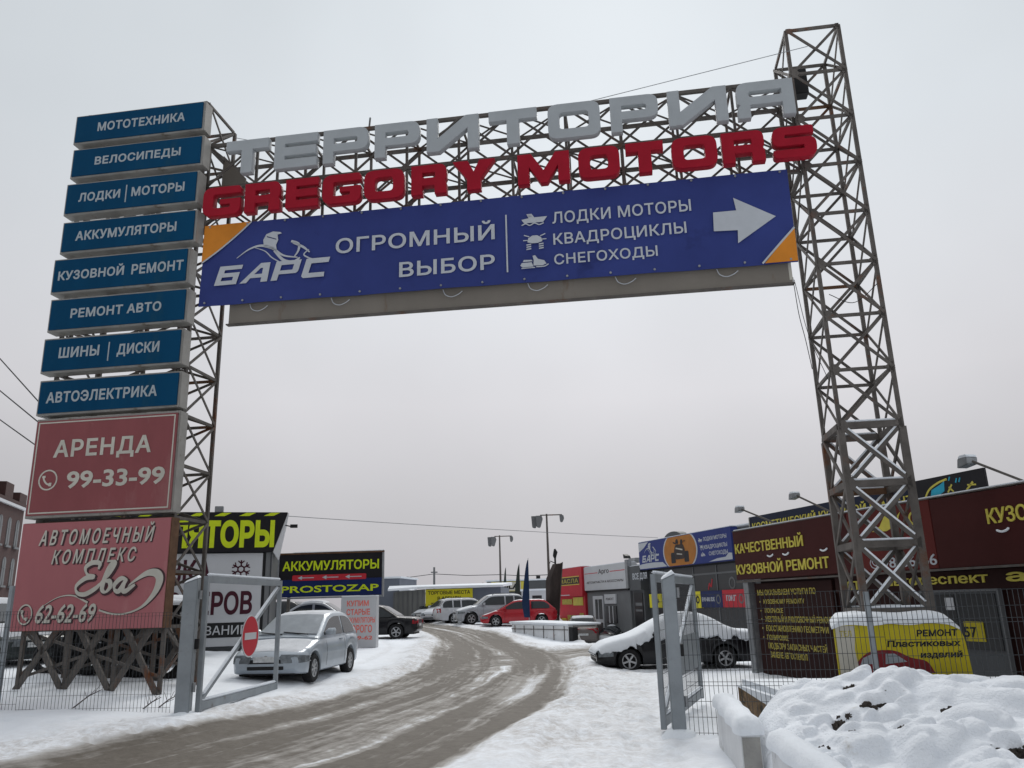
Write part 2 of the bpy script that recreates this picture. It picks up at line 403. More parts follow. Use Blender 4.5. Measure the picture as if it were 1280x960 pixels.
# ---------------------------------------------------------------- terrain
GP = np.array([(-5.34, 13.4, .17), (2.1, 11.7, -.05), (-4.47, 18.2, .24), (-4.2, 20.4, .28), (3, 23.2, -.08), (5.57, 23.2, -.19), (-5.2, 36, .38),
 (-1.25, 47, .46), (1.3, 47, .47), (-2.85, 49, .56), (1.9, 11.9, .0), (3.2, 15.4, -.1), (-4.84, 16.7, .2), (6, 22, -.15), (8, 14, -.15), (0, 0, 0),
 (-3, 5, 0), (3, 5, -.05), (-7, 15.8, .5), (-9, 15.8, .5), (-8.4, 13.8, .28), (-9, 21, .7), (-9, 25, .62), (-6, 28.5, .5), (-6.5, 58, .75), (-10, 64, .75),
 (-.34, 40, .41), (2.1, 36, .05), (4.5, 34, .15), (6, 28, -.05), (-3, 53, .55), (2, 55, .8), (-1.5, 70, .9), (-27, 45, 1), (-12, 10, .15), (-20, 20, .6), (15, 20, -.1),
 (-1, 17, .08), (-.6, 26, .12), (-1.9, 36, .3), (-2.5, 10.5, .02), (12, 6, -.1), (-8, 5, .05)], float)
def _U(r2): return np.where(r2 > 1e-9, r2 * np.log(np.maximum(r2, 1e-9)), 0)
_n = len(GP); _d2 = ((GP[:, None, :2] - GP[None, :, :2]) ** 2).sum(-1)
_A = np.zeros((_n + 3, _n + 3)); _A[:_n, :_n] = _U(_d2) + np.eye(_n) * 8; _A[:_n, _n] = 1; _A[:_n, _n + 1:] = GP[:, :2]; _A[_n:, :_n] = _A[:_n, _n:].T
_w = np.linalg.solve(_A, np.concatenate([GP[:, 2], [0, 0, 0]]))
def ground(x, y):
    x = np.asarray(x, float); y = np.asarray(y, float); cx = np.clip(x, -30, 16); cy = np.clip(y, 0, 75)
    z = _w[_n] + _w[_n + 1] * cx + _w[_n + 2] * cy
    for i in range(_n): z = z + _w[i] * _U((cx - GP[i, 0]) ** 2 + (cy - GP[i, 1]) ** 2)
    z = np.clip(z, -.35, 1.2)
    low = np.clip(-.3 - .05 * (y - 34), -1.15, 0)          # lower yard behind the retaining wall
    sx = np.clip((x - 2.7) / .3, 0, 1); sy = np.clip((y - 32.5) / 4, 0, 1); wgt = sx * sx * (3 - 2 * sx) * sy * sy * (3 - 2 * sy) * np.clip((90 - y) / 20, 0, 1)
    return z * (1 - wgt) + low * wgt
def gz(x, y): return float(ground(x, y))
_rng = np.random.RandomState(3); _lat = _rng.rand(256, 256)
def vnoise(x, y, s, seed=0):
    x = np.asarray(x) / s + seed * 17.3; y = np.asarray(y) / s + seed * 9.1
    xi = np.floor(x).astype(int); yi = np.floor(y).astype(int); fx = x - xi; fy = y - yi
    fx = fx * fx * (3 - 2 * fx); fy = fy * fy * (3 - 2 * fy)
    g = lambda a, b: _lat[a % 256, b % 256]
    return (g(xi, yi) * (1 - fx) + g(xi + 1, yi) * fx) * (1 - fy) + (g(xi, yi + 1) * (1 - fx) + g(xi + 1, yi + 1) * fx) * fy - .5
MAIN = [(-40, -2, 3.2), (-14, 1, 3.0), (-7.4, 5, 2.8), (-4.6, 8.2, 2.7), (-3.4, 10, 2.6), (-2.6, 11.8, 2.3), (-1.9, 14.2, 2.1), (-1.2, 17, 2.05), (-.8, 20, 2.0), (-.55, 24, 2.1), (-.75, 28, 2.2), (-1.3, 32, 1.9),
        (-2.0, 36.5, 1.75), (-3.1, 41.5, 1.6), (-4.7, 47, 1.6), (-7.2, 54, 1.7), (-11, 62, 1.8), (-20, 75, 2)]
BRAN = [(-2.6, 20.5, .3), (-1.6, 23.5, .8), (-.3, 26, 1.3), (1.3, 28.2, 1.7), (3.0, 29.6, 2.0), (4.4, 31.0, 2.2), (4.6, 34, 1.2), (3.6, 37.2, 1.2)]
def path_uv(path, x, y):
    """distance along, signed distance across divided by half width"""
    pts = smooth_line([Vector(p) for p in path], 5); best = np.full(x.shape, 1e9); U = np.zeros(x.shape); V = np.full(x.shape, 99.0); acc = 0
    for (a, b) in zip(pts[:-1], pts[1:]):
        dx, dy = b[0] - a[0], b[1] - a[1]; l2 = dx * dx + dy * dy; l = math.sqrt(l2)
        t = np.clip(((x - a[0]) * dx + (y - a[1]) * dy) / l2, 0, 1)
        px, py = x - a[0] - t * dx, y - a[1] - t * dy; d = np.hypot(px, py); sg = np.sign(dx * py - dy * px)
        hw = a[2] + (b[2] - a[2]) * t; m_ = d < best
        best = np.where(m_, d, best); U = np.where(m_, acc + t * l, U); V = np.where(m_, sg * d / hw, V); acc += l
    return U, V
def axis(lo, hi, segs):
    """non uniform axis: segs = [(to, step)...] from lo"""
    r = [lo]
    for to, st in segs:
        k = max(1, int(round((to - r[-1]) / st))); a = r[-1]
        r += [a + (to - a) * (i + 1) / k for i in range(k)]
    return np.array(r)
def build_ground():
    xs = axis(-500, 500, [(-100, 50), (-40, 10), (-16, 2), (-10, .3), (-6.5, .12), (3.5, .085), (7, .12), (12, .35), (30, 2), (100, 10), (500, 50)])
    ys = axis(-100, 900, [(-20, 20), (0, 2), (7, .5), (20, .09), (30, .14), (50, .22), (80, .8), (160, 8), (900, 60)])
    X, Y = np.meshgrid(xs, ys); Z = ground(X, Y)
    um, vm = path_uv(MAIN, X, Y); ub, vb = path_uv(BRAN, X, Y)
    wob = .16 * vnoise(X, Y, 1.7, 1) + .1 * vnoise(X, Y, .6, 2) + .3 * vnoise(X, Y, 5, 5)
    am = np.abs(vm) + wob; ab = np.abs(vb) + wob
    a = np.minimum(am, ab)
    near = np.exp(-np.maximum(Y - 20, 0) / 60)
    inside = np.clip((1.08 - a) / .25, 0, 1); inside = inside * inside * (3 - 2 * inside)
    # snow relief
    Z = Z + (.05 * vnoise(X, Y, 1.1, 3) + .035 * vnoise(X, Y, .42, 4) + .02 * vnoise(X, Y, .2, 6)) * (1 - inside) * np.clip(2 - np.hypot(X, Y) / 60, 0, 1)
    berm = np.exp(-((a - 1.2) / .17) ** 2)
    Z = Z + berm * (.05 + .07 * (vnoise(X, Y, .5, 8) + .5) + .05 * vnoise(X, Y, .2, 12)) * np.clip(1.5 - np.hypot(X, Y) / 60, .2, 1)
    ruts = .022 * np.cos(vm * 8.2) + .03 * vnoise(um * .25, vm * 2.2, .35, 9) + .02 * vnoise(X, Y, .16, 14)
    Z = Z - inside * (.06 - ruts)
    # piled snow at the left of the entrance, trampled right verge
    Z = Z + .10 * np.exp(-((X + 7) / 3.2) ** 2 - ((Y - 12.6) / 1.0) ** 2)
    tr = np.exp(-((vm + 1.75) / .42) ** 2) * (Y < 24)
    Z = Z + tr * .05 * vnoise(X, Y, .22, 10)
    for pth in ([(1.2, 6, 1), (2.0, 10, 1), (2.35, 14, 1), (2.1, 18, 1), (1.6, 22, 1), (2.2, 26, 1)], [(.6, 8, 1), (1.15, 12, 1), (1.75, 16, 1), (2.3, 20, 1), (3.4, 22, 1)], [(-3.6, 15, 1), (-3.7, 20, 1), (-3.5, 25, 1), (-3.9, 30, 1), (-4.8, 34, 1)]):
        u_, v_ = path_uv(pth, X, Y); tr_ = np.exp(-((np.abs(v_) - .72) / .13) ** 4) * (1 - inside) * np.clip((u_ - .2) / 1.5, 0, 1)
        Z = Z - tr_ * (.03 + .012 * np.cos(u_ * 40) * (Y < 24)); tr = np.maximum(tr, tr_ * .55)
    rg = np.random.RandomState(9)
    for _ in range(150):           # footprints and scuffs on the verges
        if _ < 60: a0, b0 = rg.uniform(-8, -3.6), rg.uniform(10.6, 13.2)
        else: a0, b0 = rg.uniform(.3, 2.6), rg.uniform(7.5, 20)
        th = rg.uniform(0, 3.14); l_ = rg.uniform(.1, .17); w_ = l_ * rg.uniform(.35, .6); i0, i1 = np.searchsorted(xs, [a0 - .5, a0 + .5]); j0, j1 = np.searchsorted(ys, [b0 - .5, b0 + .5])
        xx, yy = X[j0:j1, i0:i1] - a0, Y[j0:j1, i0:i1] - b0; p_ = xx * math.cos(th) + yy * math.sin(th); q_ = -xx * math.sin(th) + yy * math.cos(th)
        e_ = (p_ / l_) ** 2 + (q_ / w_) ** 2
        Z[j0:j1, i0:i1] += (-.045 * np.exp(-e_ ** 2) + .018 * np.exp(-((np.sqrt(e_) - 1.5) / .4) ** 2)) * (1 - inside[j0:j1, i0:i1])
    nx, ny = len(xs), len(ys)
    V = np.stack([X, Y, Z], -1).reshape(-1, 3)
    ii = np.arange(nx * ny).reshape(ny, nx)
    Q = np.stack([ii[:-1, :-1], ii[:-1, 1:], ii[1:, 1:], ii[1:, :-1]], -1).reshape(-1, 4)
    fa = (a.ravel()[Q].mean(1)) < 1.04
    fm = np.clip((1.1 - am) / .22, 0, 1); fb = np.clip((1.1 - ab) / .3, 0, 1)
    isl = np.exp(-((vm + .5) / .26) ** 2 * 1.0) * np.clip((Y - 14.2) / 2.5, 0, 1) * np.clip((23 - Y) / 2, 0, 1)
    fm = fm * (1 - .62 * isl) * np.clip(1.12 - (Y - 14) / 90, .68, 1); fb = fb * .75
    dirt = np.clip(np.exp(-((a - 1.12) / .4) ** 2) * (.75 + .9 * vnoise(X, Y, .8, 11)) + tr * .6, 0, 1)
    for nm, sel in (('snowy_ground', ~fa), ('slushy_road', fa)):
        q = Q[sel]; used = np.unique(q); mp = np.zeros(nx * ny, int); mp[used] = np.arange(len(used))
        me = bpy.data.meshes.new(nm); me.from_pydata(V[used].tolist(), [], mp[q].tolist())
        for an, arr in (('um', um), ('vm', vm), ('ub', ub), ('vb', vb), ('fm', fm), ('fb', fb), ('dirt', dirt)):
            at = me.attributes.new(an, 'FLOAT', 'POINT'); at.data.foreach_set('value', arr.ravel()[used].astype(np.float32))
        me.polygons.foreach_set('use_smooth', [True] * len(me.polygons)); me.materials.append(ground_mat())
        o = bpy.data.objects.new(nm, me); COL.objects.link(o); o['kind'] = 'structure'
_gm = []
def ground_mat():
    if _gm: return _gm[0]
    mt = bpy.data.materials.new('snow and road slush'); mt.use_nodes = True; t = mt.node_tree; b = t.nodes['Principled BSDF']; l = t.links.new; _gm.append(mt)
    def n(ty, **k):
        x = t.nodes.new(ty)
        for a, c in k.items(): setattr(x, a, c)
        return x
    at = lambda a: n('ShaderNodeAttribute', attribute_name=a).outputs['Fac']
    def ma(op, a, c):
        x = n('ShaderNodeMath', operation=op, use_clamp=False)
        for i, q in enumerate((a, c)):
            if isinstance(q, (int, float)): x.inputs[i].default_value = q
            else: l(q, x.inputs[i])
        return x.outputs[0]
    co = n('ShaderNodeTexCoord')
    def noise(vec, sc, det=5, ro=.6):
        x = n('ShaderNodeTexNoise'); x.inputs['Scale'].default_value = sc; x.inputs['Detail'].default_value = det; x.inputs['Roughness'].default_value = ro
        l(vec, x.inputs['Vector']); return x.outputs[0]
    def mrange(v, a, c, d=0, e=1):
        x = n('ShaderNodeMapRange'); l(v, x.inputs[0])
        for i, q in enumerate((a, c, d, e)): x.inputs[i + 1].default_value = q
        return x.outputs[0]
    def mix(f, a, c):
        x = n('ShaderNodeMix', data_type='RGBA')
        for i, q in ((0, f), (6, a), (7, c)):
            if isinstance(q, tuple): x.inputs[i].default_value = (*q, 1)
            elif isinstance(q, (int, float)): x.inputs[i].default_value = q
            else: l(q, x.inputs[i])
        return x.outputs[2]
    def streak(u, v, su, sv):
        cb = n('ShaderNodeCombineXYZ'); l(ma('MULTIPLY', u, su), cb.inputs[0]); l(ma('MULTIPLY', v, sv), cb.inputs[1]); return cb.outputs[0]
    big = noise(co.outputs['Object'], .7, 4); fine = noise(co.outputs['Object'], 9, 6, .7); mid = noise(co.outputs['Object'], 2.3, 6, .65)
    def lane(u, v, f):
        vw = ma('ADD', v, ma('MULTIPLY', ma('SUBTRACT', big, .5), .16))
        s1 = noise(streak(u, vw, .05, 2.6), 1.7, 5, .6); s2 = noise(streak(u, vw, .07, 8.5), 1.3, 4, .6)
        rp = n('ShaderNodeValToRGB'); l(mrange(vw, -1.3, 1.3), rp.inputs[0]); cr = rp.color_ramp; cr.interpolation = 'B_SPLINE'
        cr.elements[0].position = 0; cr.elements[0].color = (0, 0, 0, 1); cr.elements[1].position = 1; cr.elements[1].color = (0, 0, 0, 1)
        for p, q in ((.08, .35), (.16, 1.0), (.38, 1.0), (.46, .62), (.52, .62), (.6, 1.0), (.82, 1.0), (.92, .45)):
            e = cr.elements.new(p); e.color = (q, q, q, 1)
        w = ma('ADD', rp.outputs[0], ma('MULTIPLY', ma('SUBTRACT', s1, .5), 2.3)); w = ma('ADD', w, ma('MULTIPLY', ma('SUBTRACT', s2, .5), 1.25))
        w = ma('ADD', w, ma('MULTIPLY', ma('SUBTRACT', mid, .5), 1.0))
        return ma('MULTIPLY', mrange(w, .15, 1.15), mrange(f, 0, .8))
    d1 = lane(at('um'), at('vm'), at('fm')); d2 = ma('MULTIPLY', lane(at('ub'), at('vb'), at('fb')), .9)
    dd = ma('MAXIMUM', d1, d2)
    snowc = mix(mrange(mid, .3, .7), (.81, .845, .89), (.86, .89, .93))
    dz = ma('MULTIPLY', at('dirt'), mrange(ma('ADD', fine, ma('MULTIPLY', mid, .6)), .62, .95))
    snowc = mix(ma('MULTIPLY', dz, .7), snowc, (.36, .32, .28))
    slush = mix(mrange(fine, .2, .8), (.09, .078, .064), (.16, .143, .122))
    half = mix(mrange(fine, .2, .8), (.29, .272, .248), (.45, .435, .415))
    c1 = mix(mrange(dd, .06, .4), snowc, half); c2 = mix(mrange(dd, .36, .8), c1, slush)
    l(c2, b.inputs['Base Color'])
    l(mrange(dd, .2, .9, .85, .68), b.inputs['Roughness']); b.inputs['Specular IOR Level'].default_value = .12
    bu = n('ShaderNodeBump'); bu.inputs['Strength'].default_value = .55; bu.inputs['Distance'].default_value = .03
    l(ma('ADD', ma('MULTIPLY', fine, .5), mid), bu.inputs['Height']); l(bu.outputs[0], b.inputs['Normal'])
    return mt
build_ground()

# ================================================================ the entrance gate
PG = (-6.2136, 15.2); G = frame(PG, 98.2)        # s to the right along the gate, -y towards the viewer, z up
DEP = 1.22
def lattice_tower(root, legs, s0, s1, z0, z1, heavy, M, base=None):
    """square lattice mast on frame M: legs s positions, levels 1 m apart from the top down"""
    lv = []; z = z1
    while z > z0 + .3: lv.append(z); z -= 1.0
    lv.append(z0); lv = lv[::-1]
    for y in (0, DEP):
        for s in legs:
            zb = z0 if base is None else base(s, y)
            part('leg', root, MT['steel'], lambda b: (b.box(s - .033, s + .033, y - .033, y + .033, zb, z1), b.box(s - .054, s + .054, y - .054, y + .054, zb, heavy) if heavy > zb else 0), M, bevel=0)
    for i, z in enumerate(lv):
        w = .11 if z < heavy + .1 else .055
        if i == 0 and base is not None: continue
        for y in (0, DEP):
            cb = part('crossbar', root, MT['rustbar'] if (i % 4 == 2 and y) else MT['steel'], lambda b: b.box(s0, s1, y - w / 2 + .004, y + w / 2 - .004, z - w / 2, z + w / 2), M)
            if z < heavy + .2: part('snow_cover', cb, MT['snow'], lambda b: b.box(s0 + .08, s1 - .08, y - w * .42, y + w * .42, z + w / 2 + .002, z + w / 2 + .035), M, bevel=.012)
        for s in (s0, s1):
            part('crossbar', root, MT['steel'], lambda b: b.box(s - w / 2 + .006, s + w / 2 - .006, .05, DEP - .05, z - w / 2, z + w / 2), M)
    for i, z in enumerate(lv[1:]):
        for s in (s0, s1):
            part('gusset_plate', root, MT['steel'], lambda b: b.prism([(s - .07 * (s > s0), z - .1), (s + .07 * (s == s0), z - .1), (s + (.15 if s == s0 else -.15), z), (s + .07 * (s == s0), z + (.1 if z < z1 - .1 else .02)), (s - .07 * (s > s0), z + (.1 if z < z1 - .1 else .02))], -.062 if z < heavy + .1 else -.048, -.056 if z < heavy + .1 else -.042), M)
    for i in range(len(lv) - 1):
        a, c = lv[i], lv[i + 1]; w = .074 if a < heavy - .1 else .052
        hh = w * .8
        for y, sg in ((0, -1), (DEP, 1)):
            for p, q, o in (((s0, a), (s1, c), 0), ((s1, a), (s0, c), 1)):
                yy = y + sg * (.01 + o * .03)
                db = part('diagonal_brace', root, MT['steel'], lambda b: b.bar((p[0], yy, p[1]), (q[0], yy, q[1]), w, hh * .5, up=(0, 1, 0)), M)
                if a < heavy:
                    pa, pb = Vector((p[0], yy, p[1])), Vector((q[0], yy, q[1]))
                    up = Vector((0, 0, w * .62 + .012)); part('snow_cover', db, MT['snow'], lambda b: b.bar(pa.lerp(pb, .08) + up, pa.lerp(pb, .92) + up, w * .5, .03), M)
        for s, sg in ((s0, -1), (s1, 1)):
            for o in (0, 1):
                ss = s + sg * (.008 + o * .025); fl = (i + o) % 2
                part('diagonal_brace', root, MT['steel'], lambda b: b.bar((ss, 0 if fl else DEP, a), (ss, DEP if fl else 0, c), w, hh * .5, up=(1, 0, 0)), M)
RT = fthing('lattice_tower', 'slender rust-streaked steel lattice tower standing on the yellow-bannered plinth at the right', 'tower', G, 12.45, .35)
lattice_tower(RT, (11.95, 12.95), 11.95, 12.95, 1.45, 12.52, 4.46, G)
part('junction_box', RT, MT['plast'], lambda b: b.box(12.0, 12.32, .3, .55, 11.3, 11.85), G, bevel=.01)
LT = fthing('lattice_tower', 'wide steel lattice tower carrying the stack of blue and red signs at the left', 'tower', G, -1.65, .5)
_legs = (-3.1, -2.15, -1.2, -.27)
def foot(s, y):
    p = G @ Vector((s, y, 0)); return gz(p.x, p.y) - .12
lattice_tower(LT, _legs, -3.1, -.27, .65, 12.5, 0, G, foot)
# heavier lattice under the lowest sign
for s in (-3.1, -2.15, -1.2, -.27):
    for y in (-.06, DEP + .06):
        for ds in (-.8, .8):
            if s + ds > -.1 or s + ds < -3.9: continue
            part('diagonal_brace', LT, MT['steel'], lambda b: b.bar((s, y, foot(s, 0) + .08), (s + ds, y, 1.62), .1, .05, up=(0, 1, 0)), G)
part('diagonal_brace', LT, MT['rustbar'], lambda b: b.bar((-.27, DEP, .62), (-.75, DEP, 1.5), .09, .05, up=(0, 1, 0)), G)
part('side_plate', LT, MT['backp'], lambda b: b.prism([(-.22, 10.1), (.3, 10.15), (.34, 11.0), (-.22, 11.62)], .72, .76), G)

TB = fthing('truss_beam', 'horizontal lattice truss spanning the drive between the two towers', 'truss', G, 5.85, 9.5)
TL, TR_ = -.2, 11.9
for y in (.12, DEP - .12):
    for z in (9.5, 10.45, 11.48):
        part('chord', TB, MT['steel'], lambda b: b.box(TL, TR_, y - .035, y + .035, z - .035, z + .035), G)
ncell = 11; cw = (TR_ - TL) / ncell
for y, sg in ((.12, -1), (DEP - .12, 1)):
    for i in range(ncell + 1):
        s = TL + i * cw
        part('upright', TB, MT['steel'], lambda b: b.box(s - .025, s + .025, y - .025, y + .025, 9.535, 11.445), G)
    for i in range(ncell):
        a = TL + i * cw
        for z0, z1 in ((9.53, 10.42), (10.48, 11.45)):
            for o in (0, 1):
                p, q = ((a, z0), (a + cw, z1)) if o else ((a, z1), (a + cw, z0))
                yy = y + sg * (.01 + .022 * o)
                part('diagonal_brace', TB, MT['steel'], lambda b: b.bar((p[0], yy, p[1]), (q[0], yy, q[1]), .045, .02, up=(0, 1, 0)), G)
tie = MB()
for i in range(ncell + 1):
    s = TL + i * cw
    for z in (9.5, 10.45, 11.48): tie.box(s - .022, s + .022, .16, DEP - .16, z - .022, z + .022)
    if i < ncell:
        for z in (9.5, 10.45, 11.48):
            tie.bar((s, .15, z + .012), (s + cw, DEP - .15, z + .012), .035, .02)
            if z > 11: tie.bar((s + cw, .15, z - .014), (s, DEP - .15, z - .014), .035, .02)
        tie.bar((s + .03, .16, 9.52), (s + .03, DEP - .16, 10.43), .03, .02)
obj('cross_ties', tie, MT['steel'], TB, G)['kind'] = 'stuff'
part('lamp_bracket', TB, MT['galv'], lambda b: b.tube([(3.3, .3, 11.5), (3.45, -.05, 11.62)], .02), G)

def ribbon(name, lines, parent, mat, M, off, depth):
    """pen strokes as bevelled strips; crossings simply overlap, each piece a hair prouder than the one before"""
    mb = MB(); st = .00012; k = 0
    for pts, ws in lines:
        for i in range(len(pts) - 1):
            p, q = Vector(pts[i]), Vector(pts[i + 1]); d = (q - p).normalized(); n = Vector((-d.y, d.x)); d = d * min(ws[i], ws[i + 1]) * .3
            a, b = p - d, q + d; y = -off - depth - k * st; k += 1
            lp = [a + n * ws[i] / 2, a - n * ws[i] / 2, b - n * ws[i + 1] / 2, b + n * ws[i + 1] / 2]
            mb.prism([tuple(v) for v in lp], y, -off)
    return obj(name, mb, mat, parent, M)
# ---- blue service signs and the two red ones on the left tower
SG_OFF = .37
signs = [  # z0, z1, text items (text, s0, s1, z0, z1)
 (11.6, 12.3, [('МОТОТЕХНИКА', -2.58, -.55, 11.85, 12.06)]),
 (10.77, 11.47, [('ВЕЛОСИПЕДЫ', -2.55, -.58, 11.03, 11.22)]),
 (9.9, 10.64, [('ЛОДКИ', -2.82, -1.87, 10.18, 10.38), ('МОТОРЫ', -1.61, -.42, 10.18, 10.39)]),
 (9.02, 9.74, [('АККУМУЛЯТОРЫ', -2.78, -.52, 9.28, 9.49)]),
 (8.13, 8.9, [('КУЗОВНОЙ', -3.06, -1.59, 8.41, 8.61), ('РЕМОНТ', -1.42, -.29, 8.4, 8.62)]),
 (7.3, 8.01, [('РЕМОНТ АВТО', -2.67, -.69, 7.56, 7.76)]),
 (6.43, 7.16, [('ШИНЫ', -2.82, -1.94, 6.72, 6.94), ('ДИСКИ', -1.55, -.65, 6.7, 6.92)]),
 (5.56, 6.28, [('АВТОЭЛЕКТРИКА', -2.97, -.61, 5.8, 6.02)])]
GRP = 'blue service light boxes stacked on the left tower'
for i, (z0, z1, items) in enumerate(signs):
    w = ' '.join(t[0] for t in items)
    pos = ['topmost of the stack', 'just below the topmost', 'third from the top', 'fourth from the top', 'fourth from the bottom', 'third from the bottom', 'second from the bottom', 'lowest of the blue stack'][i]
    jx = (-.02, .01, -.03, 0, -.04, .0, -.03, 0)[i] - (i > 3) * .05
    t = fthing('service_sign', 'blue light box lettered «%s», %s' % (w, pos), 'sign', G, -1.6, z0, GRP, SG_OFF - .15)
    part('cabinet', t, MT['cab'], lambda b: b.box(-3.13 + jx, -.09 + jx, -SG_OFF + .03, -.06, z0, z1), G, bevel=.008)
    part('face_panel', t, MT['blue'], lambda b: b.box(-3.08 + jx, -.14 + jx, -SG_OFF, -SG_OFF + .028, z0 + .04, z1 - .04), G)
    for (tx, a, c, e, f) in items: text(tx, t, MT['greyl'], G, a, e, c, f, SG_OFF, .006, .035, space=1.08)
    if len(items) == 2 and i != 4:
        sx = -1.735
        part('divider_line', t, MT['greyl'], lambda b: b.box(sx - .012, sx + .012, -SG_OFF - .006, -SG_OFF + .001, z0 + .16, z1 - .18), G)
    part('mounting_rail', t, MT['steel'], lambda b: (b.box(-2.9, -2.84, -.06, 0.0, z0 - .04, z1 + .02), b.box(-.5, -.44, -.06, 0, z0 - .04, z1 + .02)), G)
t = fthing('rental_board', 'dark red board lettered «АРЕНДА 99-33-99» below the blue boxes', 'sign', G, -1.6, 3.54, None, .2)
part('cabinet', t, MT['cab'], lambda b: b.box(-3.14, -.1, -.33, -.06, 3.55, 5.49), G, bevel=.008)
part('face_panel', t, MT['red'], lambda b: b.box(-3.1, -.14, -.36, -.332, 3.6, 5.44), G)
shape('border_line', [[(-3.06, 3.63), (-.18, 3.63), (-.18, 5.41), (-3.06, 5.41)], [(-3.035, 3.655), (-.205, 3.655), (-.205, 5.385), (-3.035, 5.385)]], t, MT['cream'], G, .361)
text('АРЕНДА', t, MT['cream'], G, -2.67, 4.7, -.63, 5.04, .361, .008, .03, space=1.1)
text('99-33-99', t, MT['cream'], G, -2.32, 4.09, -.3, 4.43, .361, .008, .03)
phone_icon(t, MT['cream'], G, -2.72, 4.27, .2, .361)
t = fthing('car_wash_board', 'faded pink red board lettered «АВТОМОЕЧНЫЙ КОМПЛЕКС 62-62-69», lowest on the left tower', 'sign', G, -1.6, 1.5, None, .2)
part('cabinet', t, MT['rustbar'], lambda b: b.box(-3.13, -.1, -.33, -.06, 1.49, 3.46), G, bevel=.006)
part('face_panel', t, MT['pink'], lambda b: b.box(-3.12, -.11, -.36, -.332, 1.5, 3.45), G)
for mt_, dx, of in ((MT['shadowl'], .02, .361), (MT['cream'], 0, .3662)):
    nm = 'lettering_shadow' if dx else 'lettering'
    B = .055 if dx else .02
    text('АВТОМОЕЧНЫЙ', t, mt_, G, -2.74 + dx, 3.03 - dx, -.4 + dx, 3.31 - dx, of, .005, B, .28, space=1.45, name=nm)
    text('КОМПЛЕКС', t, mt_, G, -2.43 + dx, 2.68 - dx, -.73 + dx, 2.94 - dx, of, .005, B, .28, space=1.45, name=nm)
    text('62-62-69', t, mt_, G, -2.62 + dx, 1.63 - dx, -1.42 + dx, 1.97 - dx, of, .005, B, .22, name=nm)
    phone_icon(t, mt_, G, -2.84 + dx, 1.79 - dx, .185, of, .8)
    k = 1.5 if dx else 1
    def E_(x, z): return (-1.86 + dx + x * 1.14, 2.12 - dx + z * .56)
    capE = smooth_line([E_(.36, .8), E_(.37, .97), E_(.24, 1.0), E_(.13, .85), E_(.17, .63), E_(.28, .55), E_(.14, .5), E_(.0, .27), E_(.03, .05), E_(.17, .0), E_(.34, .17), E_(.42, .32)])
    letv = smooth_line([E_(.42, .32), E_(.55, .62), E_(.64, .95), E_(.6, 1.0), E_(.53, .75), E_(.46, .2), E_(.52, .04), E_(.6, .2), E_(.58, .38), E_(.51, .4)])
    leta = smooth_line([E_(.88, .42), E_(.78, .46), E_(.68, .28), E_(.69, .1), E_(.77, .08), E_(.87, .4), E_(.83, .12), E_(.88, .06), E_(1.02, .24)])
    def wv(n_, a, b_): return [(a + (b_ - a) * abs(math.sin(3 * math.pi * i / n_))) * k for i in range(n_)]
    ribbon(nm, [(q, wv(len(q), .035, .085)) for q in (capE, letv, leta)], t, mt_, G, of, .005)
    curl = smooth_line([(-.86 + dx, 2.22), (-.66 + dx, 2.36), (-.46 + dx, 2.46), (-.29 + dx, 2.45), (-.22 + dx, 2.33), (-.3 + dx, 2.1), (-.52 + dx, 1.87), (-.82 + dx, 1.76), (-1.1 + dx, 1.76), (-1.36 + dx, 1.83)])
    nn = len(curl)
    shape('swash', [stroke(curl, [(.03 + .12 * max(0, math.sin(math.pi * min(1, i / nn * 1.35)))**2) * (1.25 if dx else 1) for i in range(nn)])], t, mt_, G, of, .005)
    cur2 = smooth_line([(-1.6 + dx, 1.97), (-1.9 + dx, 2.1), (-2.2 + dx, 2.08), (-2.5 + dx, 1.93)])
    shape('swash', [stroke(cur2, [(.035 - .03 * i / len(cur2)) * k for i in range(len(cur2))])], t, mt_, G, of, .005)

